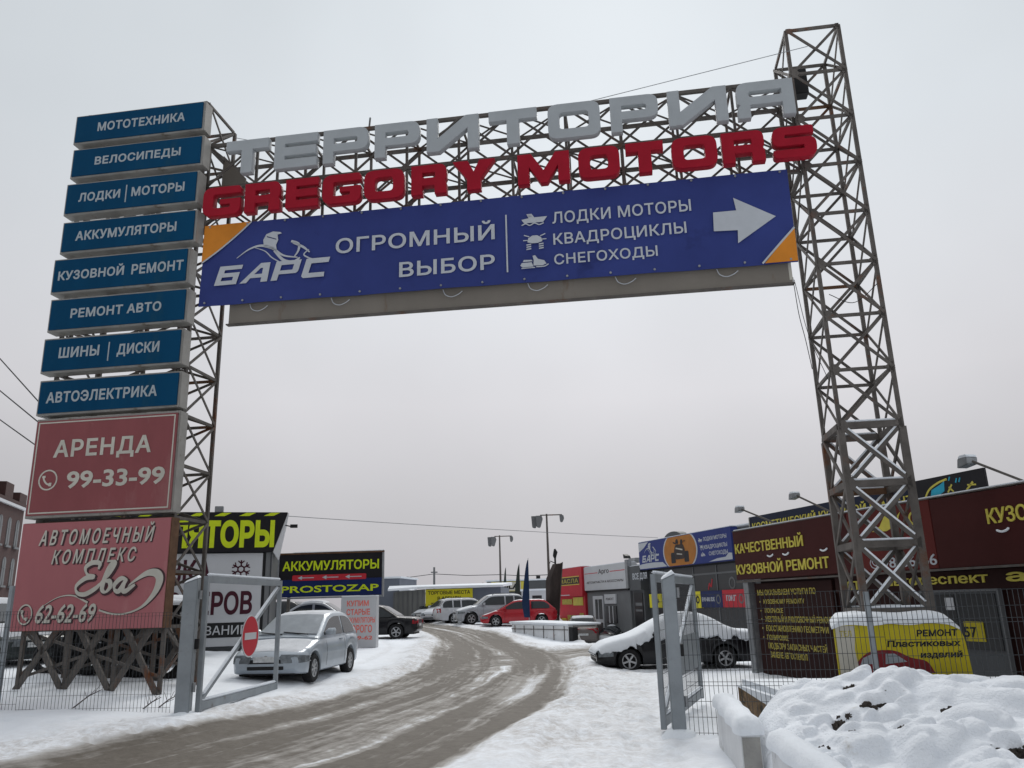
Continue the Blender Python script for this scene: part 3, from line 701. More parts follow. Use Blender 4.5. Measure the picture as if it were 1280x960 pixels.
# ---- channel letters, two rows
def B(x0, z0, x1, z1): return [(x0, z0), (x1, z0), (x1, z1), (x0, z1)]
def letter_loops(ch, w, h, t, v, r):
    """t = horizontal stroke, v = vertical stroke"""
    m = h / 2
    if ch in 'ТT': return [[(0, h - t * 1.15), (w / 2 - v * .55, h - t * 1.15), (w / 2 - v * .55, 0), (w / 2 + v * .55, 0), (w / 2 + v * .55, h - t * 1.15), (w, h - t * 1.15), (w, h), (0, h)]]
    if ch in 'ЕE':
        g = (h - 3 * t) / 2
        return [fillet([(0, 0, .02), (w, 0), (w, t), (v, t), (v, t + g), (w * .97, t + g), (w * .97, 2 * t + g), (v, 2 * t + g), (v, h - t), (w, h - t), (w, h), (0, h, .02)])]
    if ch in 'ОO': return [fillet([(0, 0, r), (w, 0, r), (w, h, r), (0, h, r)]), fillet([(v, t, r * .4), (w - v, t, r * .4), (w - v, h - t, r * .4), (v, h - t, r * .4)])]
    if ch == 'Р':
        b = h * .34
        return [fillet([(0, 0), (v, 0), (v, b), (w, b, r), (w, h, r), (0, h)]), fillet([(v, b + t * .9), (w - v, b + t * .9, r * .4), (w - v, h - t, r * .4), (v, h - t)])]
    if ch == 'И': return [[(0, 0), (v * 1.15, 0), (w - v, h * .62), (w - v, 0), (w, 0), (w, h), (w - v * 1.15, h), (v, h * .38), (v, h), (0, h)]]
    if ch == 'Я':
        b = h * .36
        return [fillet([(0, 0), (v * 1.05, 0), (v * 1.05, b, .03), (w - v, b), (w - v, 0), (w, 0), (w, h), (0, h, r), (0, h * .42, r * .35), (.06, h * .37), (0, h * .3, .04)]), fillet([(v, b + t * .85, r * .3), (w - v, b + t * .85), (w - v, h - t), (v, h - t, r * .3)])]
    if ch == 'R':
        b = h * .3
        return [fillet([(0, 0), (v, 0), (v, b), (w - v * 1.05, b, .03), (w - v * 1.05, 0), (w, 0), (w, h * .36, .05), (w * .95, h * .43, .03), (w, h * .5, .05), (w, h, r), (0, h)]), fillet([(v, b + t), (w - v, b + t, .03), (w - v, h - t, .03), (v, h - t)])]
    if ch == 'G':
        return [fillet([(0, 0, r), (w, 0, r), (w, h * .56), (w * .45, h * .56), (w * .45, h * .38), (w - v, h * .38), (w - v, t, .03), (v, t, .04), (v, h - t, .04), (w, h - t), (w, h, r * .8), (0, h, r)])]
    if ch == 'Y':
        c = w / 2
        return [[(c - v * .6, 0), (c + v * .6, 0), (c + v * .6, h * .38), (w, h), (w - v * 1.35, h), (c, h * .62), (v * 1.35, h), (0, h), (c - v * .6, h * .38)]]
    if ch == 'M':
        c = w / 2
        return [[(0, 0), (v, 0), (v, h * .55), (c - v * .3, 0), (c + v * .3, 0), (w - v, h * .55), (w - v, 0), (w, 0), (w, h), (w - v * 1.2, h), (c, h * .42), (v * 1.2, h), (0, h)]]
    if ch == 'S':
        return [fillet([(0, 0, r * .8), (w, 0, r), (w, h * .5 + t * .5, r * .7), (v, h * .5 + t * .5), (v, h - t, .02), (w * .96, h - t), (w * .96, h, .04), (0, h, r), (0, h * .5 - t * .45, r * .7), (w - v, h * .5 - t * .45), (w - v, t), (0, t)])]
row1 = [(0.38, 1.32), (1.46, 2.39), (2.52, 3.48), (3.62, 4.56), (4.71, 5.78), (5.99, 6.96), (7.18, 8.21), (8.41, 9.34), (9.53, 10.65), (10.83, 11.89)]
row2 = [(0.02, 0.84), (0.93, 1.69), (1.81, 2.5), (2.59, 3.39), (3.46, 4.28), (4.43, 5.14), (5.27, 6.11), (6.56, 7.57), (7.74, 8.53), (8.65, 9.36), (9.51, 10.35), (10.44, 11.21), (11.36, 12.14)]
d1 = ['leftmost of the row', 'second in the row', 'third in the row', 'fourth in the row, before И', 'fifth in the row, between Р and Т', 'sixth in the row, after the first И', 'seventh in the row', 'eighth in the row, after О', 'ninth in the row, before Я', 'rightmost of the row']
d2 = ['leftmost of the row', 'second in the row', 'third in the row', 'fourth in the row', 'fifth in the row', 'sixth in the row', 'last of the first word', 'first of the second word', 'after the red M', 'after the red M and O', 'second from the right but one', 'second from the right', 'rightmost of the row']
for word, rows, desc, z0, z1, t_, v_, r_, mk, off, dep, colr, up in (
    ('ТЕРРИТОРИЯ', row1, d1, 10.53, 11.3, .2, .225, .2, 'whitel', .1, .15, 'white grey', 'upper'),
    ('GREGORYMOTORS', row2, d2, 9.54, 10.18, .165, .225, .2, 'redl', .2, .17, 'red', 'lower')):
    for ch, (a, c), ds in zip(word, rows, desc):
        mb = flat_shape([[(a + x, z0 + z) for x, z in lp] for lp in letter_loops(ch, c - a, z1 - z0, t_, v_, r_)], dep - .014, .007)
        mb.v = [(x, y - off - dep / 2, z) for x, y, z in mb.v]
        o = obj('channel_letter', mb, MT[mk], None, G, smooth=30)
        setp(o, '%s channel letter «%s» on the %s row, %s' % (colr, ch, up, ds.replace(' of the row', '').replace(' in the row', '')), 'letter', '%s channel letters' % colr)

# ---- blue banner and the grey panel behind it
t = fthing('banner', 'long blue banner «ОГРОМНЫЙ ВЫБОР» with a white arrow hung under the truss', 'banner', G, 5.8, 7.5, None, .1)
def bnet(mb):
    nx, nz_ = 96, 16; vs = []; fs = []
    for j in range(nz_ + 1):
        for i in range(nx + 1):
            u, w = i / nx, j / nz_
            s = 11.6 * u - .02 * (1 - w); z = (7.66 - .12 * u) * (1 - w) + (9.43 - .015 * u) * w
            vs.append((s, -.16 + .012 * math.sin(s * 1.9 + z) * (1 - w * .6) + .01 * math.sin(s * 5 + z * 3) * (1 - w), z))
    n = (nx + 1) * (nz_ + 1)
    vs += [(x, y + .012, z) for x, y, z in vs]
    for j in range(nz_):
        for i in range(nx):
            a = j * (nx + 1) + i; fs.append((a, a + 1, a + nx + 2, a + nx + 1)); fs.append((a + n, a + nx + 1 + n, a + nx + 2 + n, a + 1 + n))
    bd = [i for i in range(nx + 1)] + [j * (nx + 1) + nx for j in range(1, nz_ + 1)] + [nz_ * (nx + 1) + i for i in range(nx - 1, -1, -1)] + [j * (nx + 1) for j in range(nz_ - 1, 0, -1)]
    for p, q in zip(bd, bd[1:] + bd[:1]): fs.append((p, p + n, q + n, q))
    mb.add(vs, fs)
part('vinyl_sheet', t, MT['banner'], bnet, G, smooth=60)
BO = .185
tri = [(0.0, 9.42), (1.0, 9.42), (.72, 9.17), (.35, 8.86), (-.01, 8.61)]
shape('corner_print', [tri], t, MT['orange'], G, BO)
edge = smooth_line([(1.02, 9.42), (.74, 9.16), (.36, 8.85), (-.01, 8.59)])
shape('edge_line', [stroke(edge, .03)], t, MT['white'], G, BO + .001)
shape('corner_print', [[(11.0, 7.56), (11.58, 7.56), (11.59, 8.2), (11.3, 7.9)]], t, MT['orange'], G, BO)
shape('edge_line', [stroke(smooth_line([(10.96, 7.56), (11.28, 7.9), (11.59, 8.22)]), .035)], t, MT['white'], G, BO + .001)
text('ОГРОМНЫЙ', t, MT['white'], G, 2.84, 8.53, 6.05, 8.85, BO, .004, .022, space=1.05)
text('ВЫБОР', t, MT['white'], G, 4.15, 7.91, 6.04, 8.22, BO, .004, .022, space=1.05)
part('divider_line', t, MT['white'], lambda b: b.box(6.265, 6.295, -BO - .004, -BO, 7.82, 9.02), G)
text('ЛОДКИ МОТОРЫ', t, MT['white'], G, 7.18, 8.74, 9.79, 8.98, BO, .004, .018, space=1.05)
text('КВАДРОЦИКЛЫ', t, MT['white'], G, 7.18, 8.3, 9.67, 8.53, BO, .004, .018, space=1.05)
text('СНЕГОХОДЫ', t, MT['white'], G, 7.18, 7.89, 9.11, 8.1, BO, .004, .018, space=1.05)
shape('arrow', [[(10.16, 8.28), (10.18, 8.66), (10.6, 8.66), (10.57, 8.92), (11.29, 8.47), (10.57, 8.0), (10.59, 8.26)]], t, MT['white'], G, BO)
# БАРС wordmark (slanted blocks)
def slant(pts, x0, z0, k=.28): return [(x0 + x + k * z, z0 + z) for x, z in pts]
wm = [[(0, 0), (.5, 0), (.5, .26), (.14, .26), (.14, .33), (.52, .33), (.52, .42), (0, .42)], [(.12, .09), (.38, .09), (.38, .17), (.12, .17)],
      [(.58, 0), (.73, 0), (.79, .1), (1.04, .1), (1.05, 0), (1.2, 0), (1.14, .42), (.93, .42)], [(.85, .18), (1.03, .18), (1.01, .31), (.96, .31)],
      [(1.28, 0), (1.42, 0), (1.42, .13), (1.8, .13), (1.84, .17), (1.84, .42), (1.28, .42)], [(1.42, .21), (1.7, .21), (1.7, .33), (1.42, .33)],
      [(1.95, .04), (2.0, 0), (2.46, 0), (2.44, .1), (2.09, .1), (2.09, .31), (2.47, .31), (2.47, .42), (1.95, .42)]]
def wordmark(parent, mat, M, s0, z0, sx, sz, off):
    shape('wordmark', [[(s0 + x * sx, z0 + z * sz) for x, z in slant(l_, 0, 0)] for l_ in wm], parent, mat, M, off)
def rider(parent, mat, M, f, off):
    """helmeted rider bent over handlebars, line emblem; f maps banner metres to the frame"""
    F = lambda pts: [f(*p) for p in pts]
    helm = [(1.32, 8.83), (1.3, 8.98), (1.36, 9.1), (1.5, 9.15), (1.66, 9.12), (1.69, 9.09), (1.6, 9.07), (1.62, 8.95), (1.58, 8.85), (1.6, 8.72), (1.5, 8.75), (1.4, 8.8)]
    shape('emblem', [F(helm), F([(1.37, 9.06), (1.38, 9.03), (1.58, 8.96), (1.58, 8.98)])], parent, mat, M, off)
    W = f(1, 0)[0] - f(0, 0)[0]
    for pts, ws in (([(.75, 8.63), (1.0, 8.8), (1.25, 8.86), (1.5, 8.78), (1.75, 8.6), (2.05, 8.53)], (.01, .06, .02)), ([(1.12, 8.83), (1.35, 8.73), (1.5, 8.58), (1.68, 8.46)], (.01, .025, .02)),
                    ([(1.55, 8.72), (1.75, 8.5), (1.95, 8.44), (2.1, 8.52)], (.05, .07, .03)), ([(1.9, 8.9), (2.06, 8.82), (2.06, 8.68), (1.98, 8.55)], (.05, .05, .02)),
                    ([(1.94, 8.86), (2.15, 8.75), (2.3, 8.62)], (.04, .05, .02)), ([(2.28, 8.68), (2.18, 8.58), (2.28, 8.5), (2.38, 8.46)], (.02, .03, .02))):
        q = smooth_line(F(pts)); n_ = len(q)
        shape('emblem', [stroke(q, [max(.004, W * (ws[0] + (ws[1] - ws[0]) * min(1, i / n_ * 2)) if i < n_ / 2 else W * (ws[1] + (ws[2] - ws[1]) * (i / n_ * 2 - 1))) for i in range(n_)])], parent, mat, M, off)
wordmark(t, MT['white'], G, .3, 8.07, .94, .97, BO)
rider(t, MT['white'], G, lambda x, z: (x, z), BO + .001)
def icons(parent, mat, M, f, off):
    F = lambda pts: [f(*p) for p in pts]
    for k, nm in ((0, 'boat'), (1, 'quad'), (2, 'snowmobile')):
        if k == 0:
            lp = [[(.02, .14), (.07, .06), (.44, .06), (.52, .17), (.27, .17), (.22, .25), (.12, .25), (.16, .16)], stroke(smooth_line([(.02, .02), (.1, .05), (.18, .01), (.27, .05), (.36, .01), (.45, .04)]), .022), [(.16, .18), (.14, .235), (.2, .235), (.23, .18)]]
            dx, dz = 6.56, 8.74
        elif k == 1:
            lp = [[(.08, .16), (.1, .24), (.18, .29), (.27, .29), (.35, .24), (.37, .16), (.28, .13), (.17, .13)], stroke([(.02, .31), (.12, .27)], .02), stroke([(.43, .31), (.33, .27)], .02), stroke([(.0, .2), (.09, .2)], .018), stroke([(.36, .2), (.45, .2)], .018)]
            for sx in (.06, .3):
                lp += [[(sx, z), (sx + .09, z + .01), (sx + .09, z + .035), (sx, z + .025)] for z in (0, .045, .09)]
            dx, dz = 6.6, 8.24
        else:
            lp = [[(.04, .03), (.0, .07), (.03, .12), (.22, .12), (.25, .03)], stroke([(.02, .01), (.28, .01)], .018), [(.05, .14), (.07, .18), (.22, .17), (.24, .14)], [(.25, .05), (.26, .16), (.24, .25), (.29, .26), (.34, .18), (.46, .14), (.5, .07), (.42, .04)], stroke(smooth_line([(.3, .02), (.46, .02), (.54, .06)]), .02)]
            dx, dz = 6.53, 7.86
        for q in lp: shape('pictogram', [F([(dx + x, dz + z) for x, z in q])], parent, mat, M, off)
icons(t, MT['white'], G, lambda x, z: (x, z), BO)
t = fthing('backing_panel', 'long stained grey steel panel showing under the lower edge of the blue banner', 'panel', G, 6, 7.2)
part('panel_sheet', t, MT['backp'], lambda b: b.prism([(.6, 7.28), (11.47, 7.2), (11.47, 9.3), (.6, 9.3)], -.06, -.02), G)
part('angle_edge', t, MT['steel'], lambda b: b.prism([(.55, 7.255), (11.5, 7.175), (11.5, 7.198), (.55, 7.278)], -.08, .04), G)
for s in (1.05, 2.75, 5.0, 6.65, 8.3, 10.15):
    q = smooth_line([(s, 7.66 - .01 * s), (s + .05, 7.55 - .01 * s), (s + .17, 7.5 - .01 * s), (s + .3, 7.54 - .01 * s), (s + .38, 7.6 - .01 * s)])
    o = part('tie_strap', t, MT['white'], lambda b: b.tube([(x, -.1, z) for x, z in q], .009, 5), G)
part('edge_line', t, MT['cream'], lambda b: b.box(11.42, 11.475, -.066, -.0605, 7.25, 7.6), G)
def cable(name, label, pts, r=.012, mat='cable', cat='cable', group=None):
    mb = MB(); mb.tube(pts, r, 6); o = obj(name, mb, MT[mat]); setp(o, label, cat, group)
def sag(a, b, k, n=14):
    a, b = Vector(a), Vector(b); return [a.lerp(b, i / n) - Vector((0, 0, 4 * k * (i / n) * (1 - i / n))) for i in range(n + 1)]
Gp = lambda s, off, z: G @ Vector((s, -off, z))
cable('loose_cable', 'thin loose wire dangling from the right end of the banner', smooth_line([tuple(Gp(11.48, .05, 7.3)), tuple(Gp(11.5, .06, 6.6)), tuple(Gp(11.56, .05, 6.1)), tuple(Gp(11.6, .08, 5.55))]), .007)
cable('loose_cable', 'thin wire looping from the banner corner against the right tower', smooth_line([tuple(Gp(11.5, .05, 7.25)), tuple(Gp(11.62, .05, 6.2)), tuple(Gp(11.85, .05, 5.35))]), .006)
cable('guy_wire', 'taut thin wire from the right tower top down to the truss', [Gp(12.3, .1, 12.05), Gp(8.0, -.1, 11.52)], .007, 'galv')
cable('guy_wire', 'thin horizontal wire above the first two white letters', [Gp(-.27, -DEP, 12.4), Gp(2.4, -1.1, 11.5)], .007, 'galv')
cable('wire_bundle', 'tangled thin wires inside the upper right tower', smooth_line([tuple(Gp(12.05, .1, 6.9)), tuple(Gp(12.4, .0, 6.75)), tuple(Gp(12.65, -.1, 6.85)), tuple(Gp(12.9, .06, 7.05))]), .007)

t_ban = [o for o in COL.objects if o.name == 'banner'][0]
for i in range(15):
    s = .12 + i * .81
    for z in (9.38 - .015 * s / 11.6, 7.72 - .12 * s / 11.6):
        part('grommet', t_ban, MT['galv'], lambda b: b.prism(disc(s, z, .022, 8), -.192, -.172), G)
# ---- plinth with the yellow banner
def shear_back(b): b.v = [(12.3 + (x - 12.3) * (1 - .22 * max(0, y + .5) / 2) + .2 * max(0, y + .5) / 2, y, z) for x, y, z in b.v]
t = fthing('plinth', 'snow-capped concrete plinth under the right tower wrapped in a yellow banner', 'plinth', G, 12.3, -.3)
part('block', t, MT['concrete'], lambda b: (b.prism(fillet([(11.33, -.4), (13.25, -.4), (13.17, 1.3, .2), (11.33, 1.3, .1)]), -.5, 1.45), shear_back(b)), G, bevel=.015)
yb = fillet([(11.3, .3), (13.24, .3), (13.18, 1.29, .32), (11.3, 1.29, .08)])
part('yellow_banner', t, MT['yelp'], lambda b: b.prism(yb, -.515, -.503), G)
part('pale_print', t, MT['cream'], lambda b: b.prism([(11.33, .5), (11.62, .5), (11.58, .9), (11.62, 1.26), (11.33, 1.26)], -.519, -.5152), G)
text('РЕМОНТ', t, MT['blackp'], G, 12.51, 1.08, 13.11, 1.18, .515, .003, .045, .12)
text('Пластиковых', t, MT['blackp'], G, 12.06, .935, 13.13, 1.03, .515, .003, .045, .12)
text('изделий', t, MT['blackp'], G, 12.52, .77, 13.13, .865, .515, .003, .045, .12)
shape('printed_car', [smooth_line([(11.55, .55), (11.58, .7), (11.7, .82), (11.85, .885), (12.15, .885), (12.38, .78), (12.6, .72), (12.7, .55)], 4)], t, MT['printr'], G, .516, .002)
for q in ([(11.63, .68), (11.68, .78), (11.83, .845), (11.86, .7)], [(12.0, .69), (12.02, .84), (12.15, .84), (12.32, .72)]):
    shape('printed_car_window', [q], t, MT['frost'], G, .5185, .002)
text('ТЕЛ', t, MT['golda'], G, 11.38, 1.1, 11.56, 1.19, .519, .002, .03)
def cap(b):
    rings = []
    for i in range(27):
        s = 11.27 + 1.86 * i / 26; e = max(0, min(1, (s - 11.26) / .18, (13.14 - s) / .3)); drop = max(0, s - 12.96) ** 1.5 * 1.25 + max(0, 11.4 - s) * .3
        top = 1.31 + .13 * math.sqrt(e) - drop + .012 * math.sin(s * 7); low = 1.265 - drop + .01 * math.sin(s * 11)
        ring_ = [(s, -.55, low)] + [(s, -.57 + .0 * k, low + (top - low) * .5) for k in (0,)] + [(s, -.53, top - .035), (s, -.4, top), (s, .5, top + .02), (s, 1.38, top), (s, 1.48, top - .05), (s, 1.5, low)]
        rings.append(ring_)
    b.loft(rings); shear_back(b)
part('snow_cap', t, MT['snow'], cap, G, smooth=50)

# ---- gate posts and swung-open leaves
def beam_post(name, label, x, y, w, h, rz, z0):
    t = thing(name, label, 'gate post', (x, y, z0), rz, 'grey steel gate posts')
    part('shaft', t, MT['gate'], lambda b: b.add([(-w / 2, -w / 2, -.3), (w / 2, -w / 2, -.3), (w / 2, w / 2, -.3), (-w / 2, w / 2, -.3), (-w / 2, -w / 2, h - .1), (w / 2, -w / 2, h - .02), (w / 2, w / 2, h), (-w / 2, w / 2, h - .08)],
         [(0, 3, 2, 1), (4, 5, 6, 7), (0, 1, 5, 4), (1, 2, 6, 5), (2, 3, 7, 6), (3, 0, 4, 7)]), WM[t], bevel=.012)
    for z in (h * .45, h * .82):
        part('seam_band', t, MT['gate'], lambda b: b.box(-w / 2 - .004, w / 2 + .004, -w / 2 - .004, w / 2 + .004, z, z + .012), WM[t])
    part('lock_box', t, MT['plast'], lambda b: b.box(w / 2 + .001, w / 2 + .05, -.05, .05, h * .47, h * .47 + .16), WM[t], bevel=.006)
    for z in (.35, h - .35):
        part('hinge', t, MT['galv'], lambda b: b.tube([(w / 2 + .03, 0, z), (w / 2 + .03, 0, z + .14)], .028, 10), WM[t])
    rng = random.Random(int(x * 10))
    def sk(b):
        r2 = []
        for q, zz in ((1.35, -.05), (1.0, .03), (.6, .06), (.1, .07)): r2.append([(q * .21 * math.cos(k * math.pi / 6) * rng.uniform(.85, 1.15), q * .21 * math.sin(k * math.pi / 6) * rng.uniform(.85, 1.15), zz * 1.2) for k in range(12)])
        b.loft(r2)
    part('snow_foot', t, MT['snow'], sk, WM[t], smooth=60)
    part('snow_cap', t, MT['snow'], lambda b: b.add([(-w / 2, -w / 2, h - .095), (w / 2, -w / 2, h - .015), (w / 2, w / 2, h + .005), (-w / 2, w / 2, h - .075), (-w / 2 + .03, -w / 2 + .03, h - .055), (w / 2 - .03, -w / 2 + .03, h + .02), (w / 2 - .03, w / 2 - .03, h + .04), (-w / 2 + .03, w / 2 - .03, h - .04)],
         [(0, 3, 2, 1), (4, 5, 6, 7), (0, 1, 5, 4), (1, 2, 6, 5), (2, 3, 7, 6), (3, 0, 4, 7)]), WM[t])
    return t
beam_post('gate_post', 'wide grey steel gate post left of the drive, behind it the red boards', -5.32, 13.45, .22, 2.12, R(8), gz(-5.36, 13.45))
beam_post('gate_post', 'grey steel gate post right of the drive in front of the snow-covered black car', 2.14, 11.75, .185, 2.14, R(-6), gz(2.14, 11.75))
def gate_leaf(label, x, y, az, ln, z0, h, sheet):
    M = frame((x, y, z0), az)       # s from the hinge outwards
    t = thing('gate_leaf', label, 'gate', (x, y, z0), math.atan2(M[1][0], M[0][0]), 'swung-open steel gate leaves')
    w = .075
    for s in (w / 2, ln - w / 2):
        part('stile', t, MT['gate'], lambda b: b.box(s - w / 2, s + w / 2, -w / 2, w / 2, 0, h), M, bevel=.004)
    for z, ww in ((h - .055, .11), (.1, .13)):
        part('rail', t, MT['gate'], lambda b: b.box(w + .001, ln - w - .001, -w / 2 + .002, w / 2 - .002, z - ww / 2, z + ww / 2), M, bevel=.004)
        part('snow_cover', t, MT['snow'], lambda b: b.box(w, ln - w, -w * .45, w * .45, z + ww / 2 + .001, z + ww / 2 + .05), M, bevel=.018)
    part('diagonal_brace', t, MT['gate'], lambda b: b.bar((w, 0, .17), (ln - w, 0, h - .12), .05, .06, up=(0, 1, 0)), M)
    def dsn(b):
        p, q = Vector((w, 0, .17)), Vector((ln - w, 0, h - .12)); u = Vector((0, 0, .048)); b.bar(p.lerp(q, .03) + u, p.lerp(q, .97) + u, .05, .045)
    part('snow_cover', t, MT['snow'], dsn, M, bevel=.012)
    if sheet:
        part('lower_sheet', t, MT['gate'], lambda b: b.box(ln * .35, ln - w - .01, -.01, -.004, .55, 1.15), M)
        def wm_(b):
            k = 0
            while w + .08 * k < ln - w: b.box(w + .08 * k, w + .08 * k + .005, .012, .017, .17, h - .12); k += 1
            for q in range(9): b.box(w, ln - w, .018, .022, .3 + q * .2, .306 + q * .2)
        part('wire_mesh', t, MT['wire'], wm_, M)
    return t, M
LL, ML = gate_leaf('grey gate leaf with a diagonal brace swung open by the left post', -5.14, 13.55, 5.4, 3.25, .2, 2.12, False)
gate_leaf('grey gate leaf seen nearly edge-on swung open by the right post', 1.96, 11.95, 20.5, 3.75, .0, 2.1, True)
t = thing('no_entry_sign', 'round red no-entry sign with a white bar fixed on the left gate leaf', 'road sign', ML @ Vector((1.75, -.06, 1.12)), math.atan2(ML[1][0], ML[0][0]))
part('disc_plate', t, MT['galv'], lambda b: b.prism(disc(1.72, 1.1, .37, 32), -.075, -.065), ML)
part('disc_face', t, MT['redp'], lambda b: b.prism(disc(1.72, 1.1, .345, 32), -.0785, -.0755), ML)
shape('rim_line', ring(1.72, 1.1, .369, .347, 32), t, MT['whitep'], ML, .0755, .003)
part('white_bar', t, MT['whitep'], lambda b: b.prism([(1.47, 1.04), (1.97, 1.04), (1.97, 1.16), (1.47, 1.16)], -.083, -.0788), ML)
part('bracket', t, MT['galv'], lambda b: b.box(1.68, 1.76, -.064, -.03, .9, 1.3), ML)

# ---- wire fences
def fence(label, P, Q, h, posts, zoff=0.0, wr=.0032):
    P, Q = Vector((P[0], P[1], 0)), Vector((Q[0], Q[1], 0)); ln = (Q - P).length; d = (Q - P) / ln
    az = math.degrees(math.atan2(d.x, d.y)); z0 = gz(*P.lerp(Q, .5).xy) + zoff; M = frame((P.x, P.y), az)
    t = thing('mesh_fence', label, 'fence', (P.x, P.y, gz(P.x, P.y)), math.atan2(d.y, d.x), 'welded wire mesh fences beside the gate')
    zg = lambda s: gz(*(P + d * s).xy) + zoff
    npan = max(1, round(ln / 2.5)); pw = ln / npan
    for k in range(npan):
        def fn(b):
            a = k * pw; n = int(pw / .06); za = zg(a + pw / 2)
            for i in range(n + 1):
                s = a + i * pw / n; b.box(s - wr, s + wr, -.0035, .002, za - .1, za + h)
            for j in range(int(h / .2) + 1):
                for dz in ((0, .05) if j % 4 == 3 else (0,)): b.box(a, a + pw, .0025, .0065, za + .05 + j * .2 + dz - wr, za + .05 + j * .2 + dz + wr)
        part('wire_panel', t, MT['wire'], fn, M)
    for s, ph in posts:
        part('post', t, MT['gate'], lambda b: b.box(s - .035, s + .035, .008, .07, zg(s) - .2, zg(s) + ph), M, bevel=.004)
    return t
fence('wire mesh fence running left from the left gate post before the red boards', (-13.4, 14.35), (-5.55, 13.5), 1.5, [(0, 1.9), (2.5, 1.9), (4.9, 1.95)], wr=.0021)
fence('wire mesh fence running right from the right gate post behind the snow heap', (2.28, 11.72), (9.8, 9.6), 1.85, [(2.45, 1.85), (4.95, 1.85), (7.4, 1.85)])

# ================================================================ cars
def lerp_prof(pr, x):
    if x <= pr[0][0]: return pr[0][1]
    for (a, za), (b, zb) in zip(pr, pr[1:]):
        if x <= b:
            t = (x - a) / (b - a); return za + (zb - za) * t
    return pr[-1][1]
def sm_prof(pr, x, w=.1): return sum(lerp_prof(pr, x + d * w) for d in (-1, -.5, 0, .5, 1)) / 5
class Car:
    """x forward, origin between the axles on the ground"""
    def __init__(c, L=4.4, W=1.74, H=1.44, wb=2.6, fo=.85, wr=.31, kind='sedan'):
        c.L, c.W, c.H, c.wb, c.wr = L, W, H, wb, wr
        c.x1 = wb / 2 + fo; c.x0 = c.x1 - L
        f, r = c.x1, c.x0
        bz = {'sedan': .93, 'hatch': .93, 'suv': 1.08, 'wagon': .97}[kind] * H / {'sedan': 1.44, 'hatch': 1.44, 'suv': 1.68, 'wagon': 1.5}[kind]
        c.bz = bz
        hood = bz - (.14 if kind != 'suv' else .1)
        wsb = f - (1.22 if kind == 'sedan' else 1.02 if kind == 'hatch' else 1.2)     # windscreen base
        if kind == 'sedan': rr, rb = r + 1.55, r + .82
        elif kind == 'suv': rr, rb = r + .62, r + .22
        elif kind == 'wagon': rr, rb = r + .45, r + .12
        else: rr, rb = r + .62, r + .1
        c.wsb, c.rb = wsb, rb; rf = wsb - (.85 if kind != 'suv' else .78); c.rf, c.rr = rf, rr; c.kind = kind
        c.top = [(r, bz - .2), (r + .05, bz - (.05 if kind == 'sedan' else .06)), (rb, bz + .0), (wsb - .15, bz - .02), (wsb + .2, hood + .07), (f - .45, hood - .06), (f - .12, hood - .14), (f - .02, hood - .21), (f, hood - .27)]
        c.roof = [(rb - .02, bz - .03), (rb + .03, bz + .02), (rr, H - .05), (rr + .35, H), (rf - .35, H), (rf, H - .05), (wsb, bz), (wsb + .05, bz - .04)]
        c.bot = [(r, .42), (r + .06, .3), (r + .35, .22), (f - .4, .2), (f - .06, .24), (f, .34)]
    def hw(c, x):
        u = (x - (c.x0 + c.x1) / 2) / (c.L / 2); return c.W / 2 * (1 - .045 * abs(u) ** 3 - .16 * max(0, abs(u) - .86) / .14 * max(0, abs(u) - .86) / .14)
    def zb(c, x):
        z = sm_prof(c.bot, x, .03); ra = c.wr + .055
        for a in (c.wb / 2, -c.wb / 2):
            if abs(x - a) < ra: z = max(z, c.wr + math.sqrt(ra * ra - (x - a) ** 2))
        return z
    def zt(c, x): return sm_prof(c.top, x, .07)
    def ring(c, x):
        w = c.hw(x); b = c.zb(x); t = max(c.zt(x), b + .06); h = t - b
        return [(w * .9, b), (w * .965, b + .05 * h), (w * .985, b + .22 * h), (w, b + .5 * h), (w * .993, b + .68 * h), (w * .965, b + .86 * h), (w * .92, b + .96 * h), (w * .8, t), (w * .45, t + .02), (0, t + .028)]
    def cw(c, x, z):       # cabin half width
        k = (z - c.bz) / (c.H - c.bz); return c.hw(max(c.rb, min(c.wsb, x))) * (.93 - .19 * max(0, k))
    def zr(c, x): return sm_prof(c.roof, x, .09)
    def side(c, x, z):
        """outer y on the car's flank at (x, z)"""
        if z > c.bz - .02: return c.cw(x, z)
        g = c.ring(x)
        for (y0, z0), (y1, z1) in zip(g, g[1:]):
            if z0 <= z <= z1 and z1 > z0: return y0 + (y1 - y0) * (z - z0) / (z1 - z0)
        return g[3][0]
def panel_loft(fn, us, ws, off=.006, th=.008):
    """thin patch following a surface fn(u, w) -> (point, normal)"""
    mb = MB(); n = len(ws); vs = []; 
    for k in (off, off - th):
        for u in us:
            for w in ws:
                p, q = fn(u, w); vs.append(Vector(p) + Vector(q) * k)
    N_ = len(us) * n; fs = []
    for i in range(len(us) - 1):
        for j in range(n - 1):
            a = i * n + j; fs.append((a, a + 1, a + n + 1, a + n)); fs.append((a + N_, a + n + N_, a + n + 1 + N_, a + 1 + N_))
    bd = [i * n for i in range(len(us))] + [(len(us) - 1) * n + j for j in range(1, n)] + [i * n + n - 1 for i in range(len(us) - 2, -1, -1)] + [j for j in range(n - 2, 0, -1)]
    for p, q in zip(bd, bd[1:] + bd[:1]): fs.append((p, p + N_, q + N_, q))
    mb.add(vs, fs); return mb
def lin(a, b, n): return [a + (b - a) * i / (n - 1) for i in range(n)]
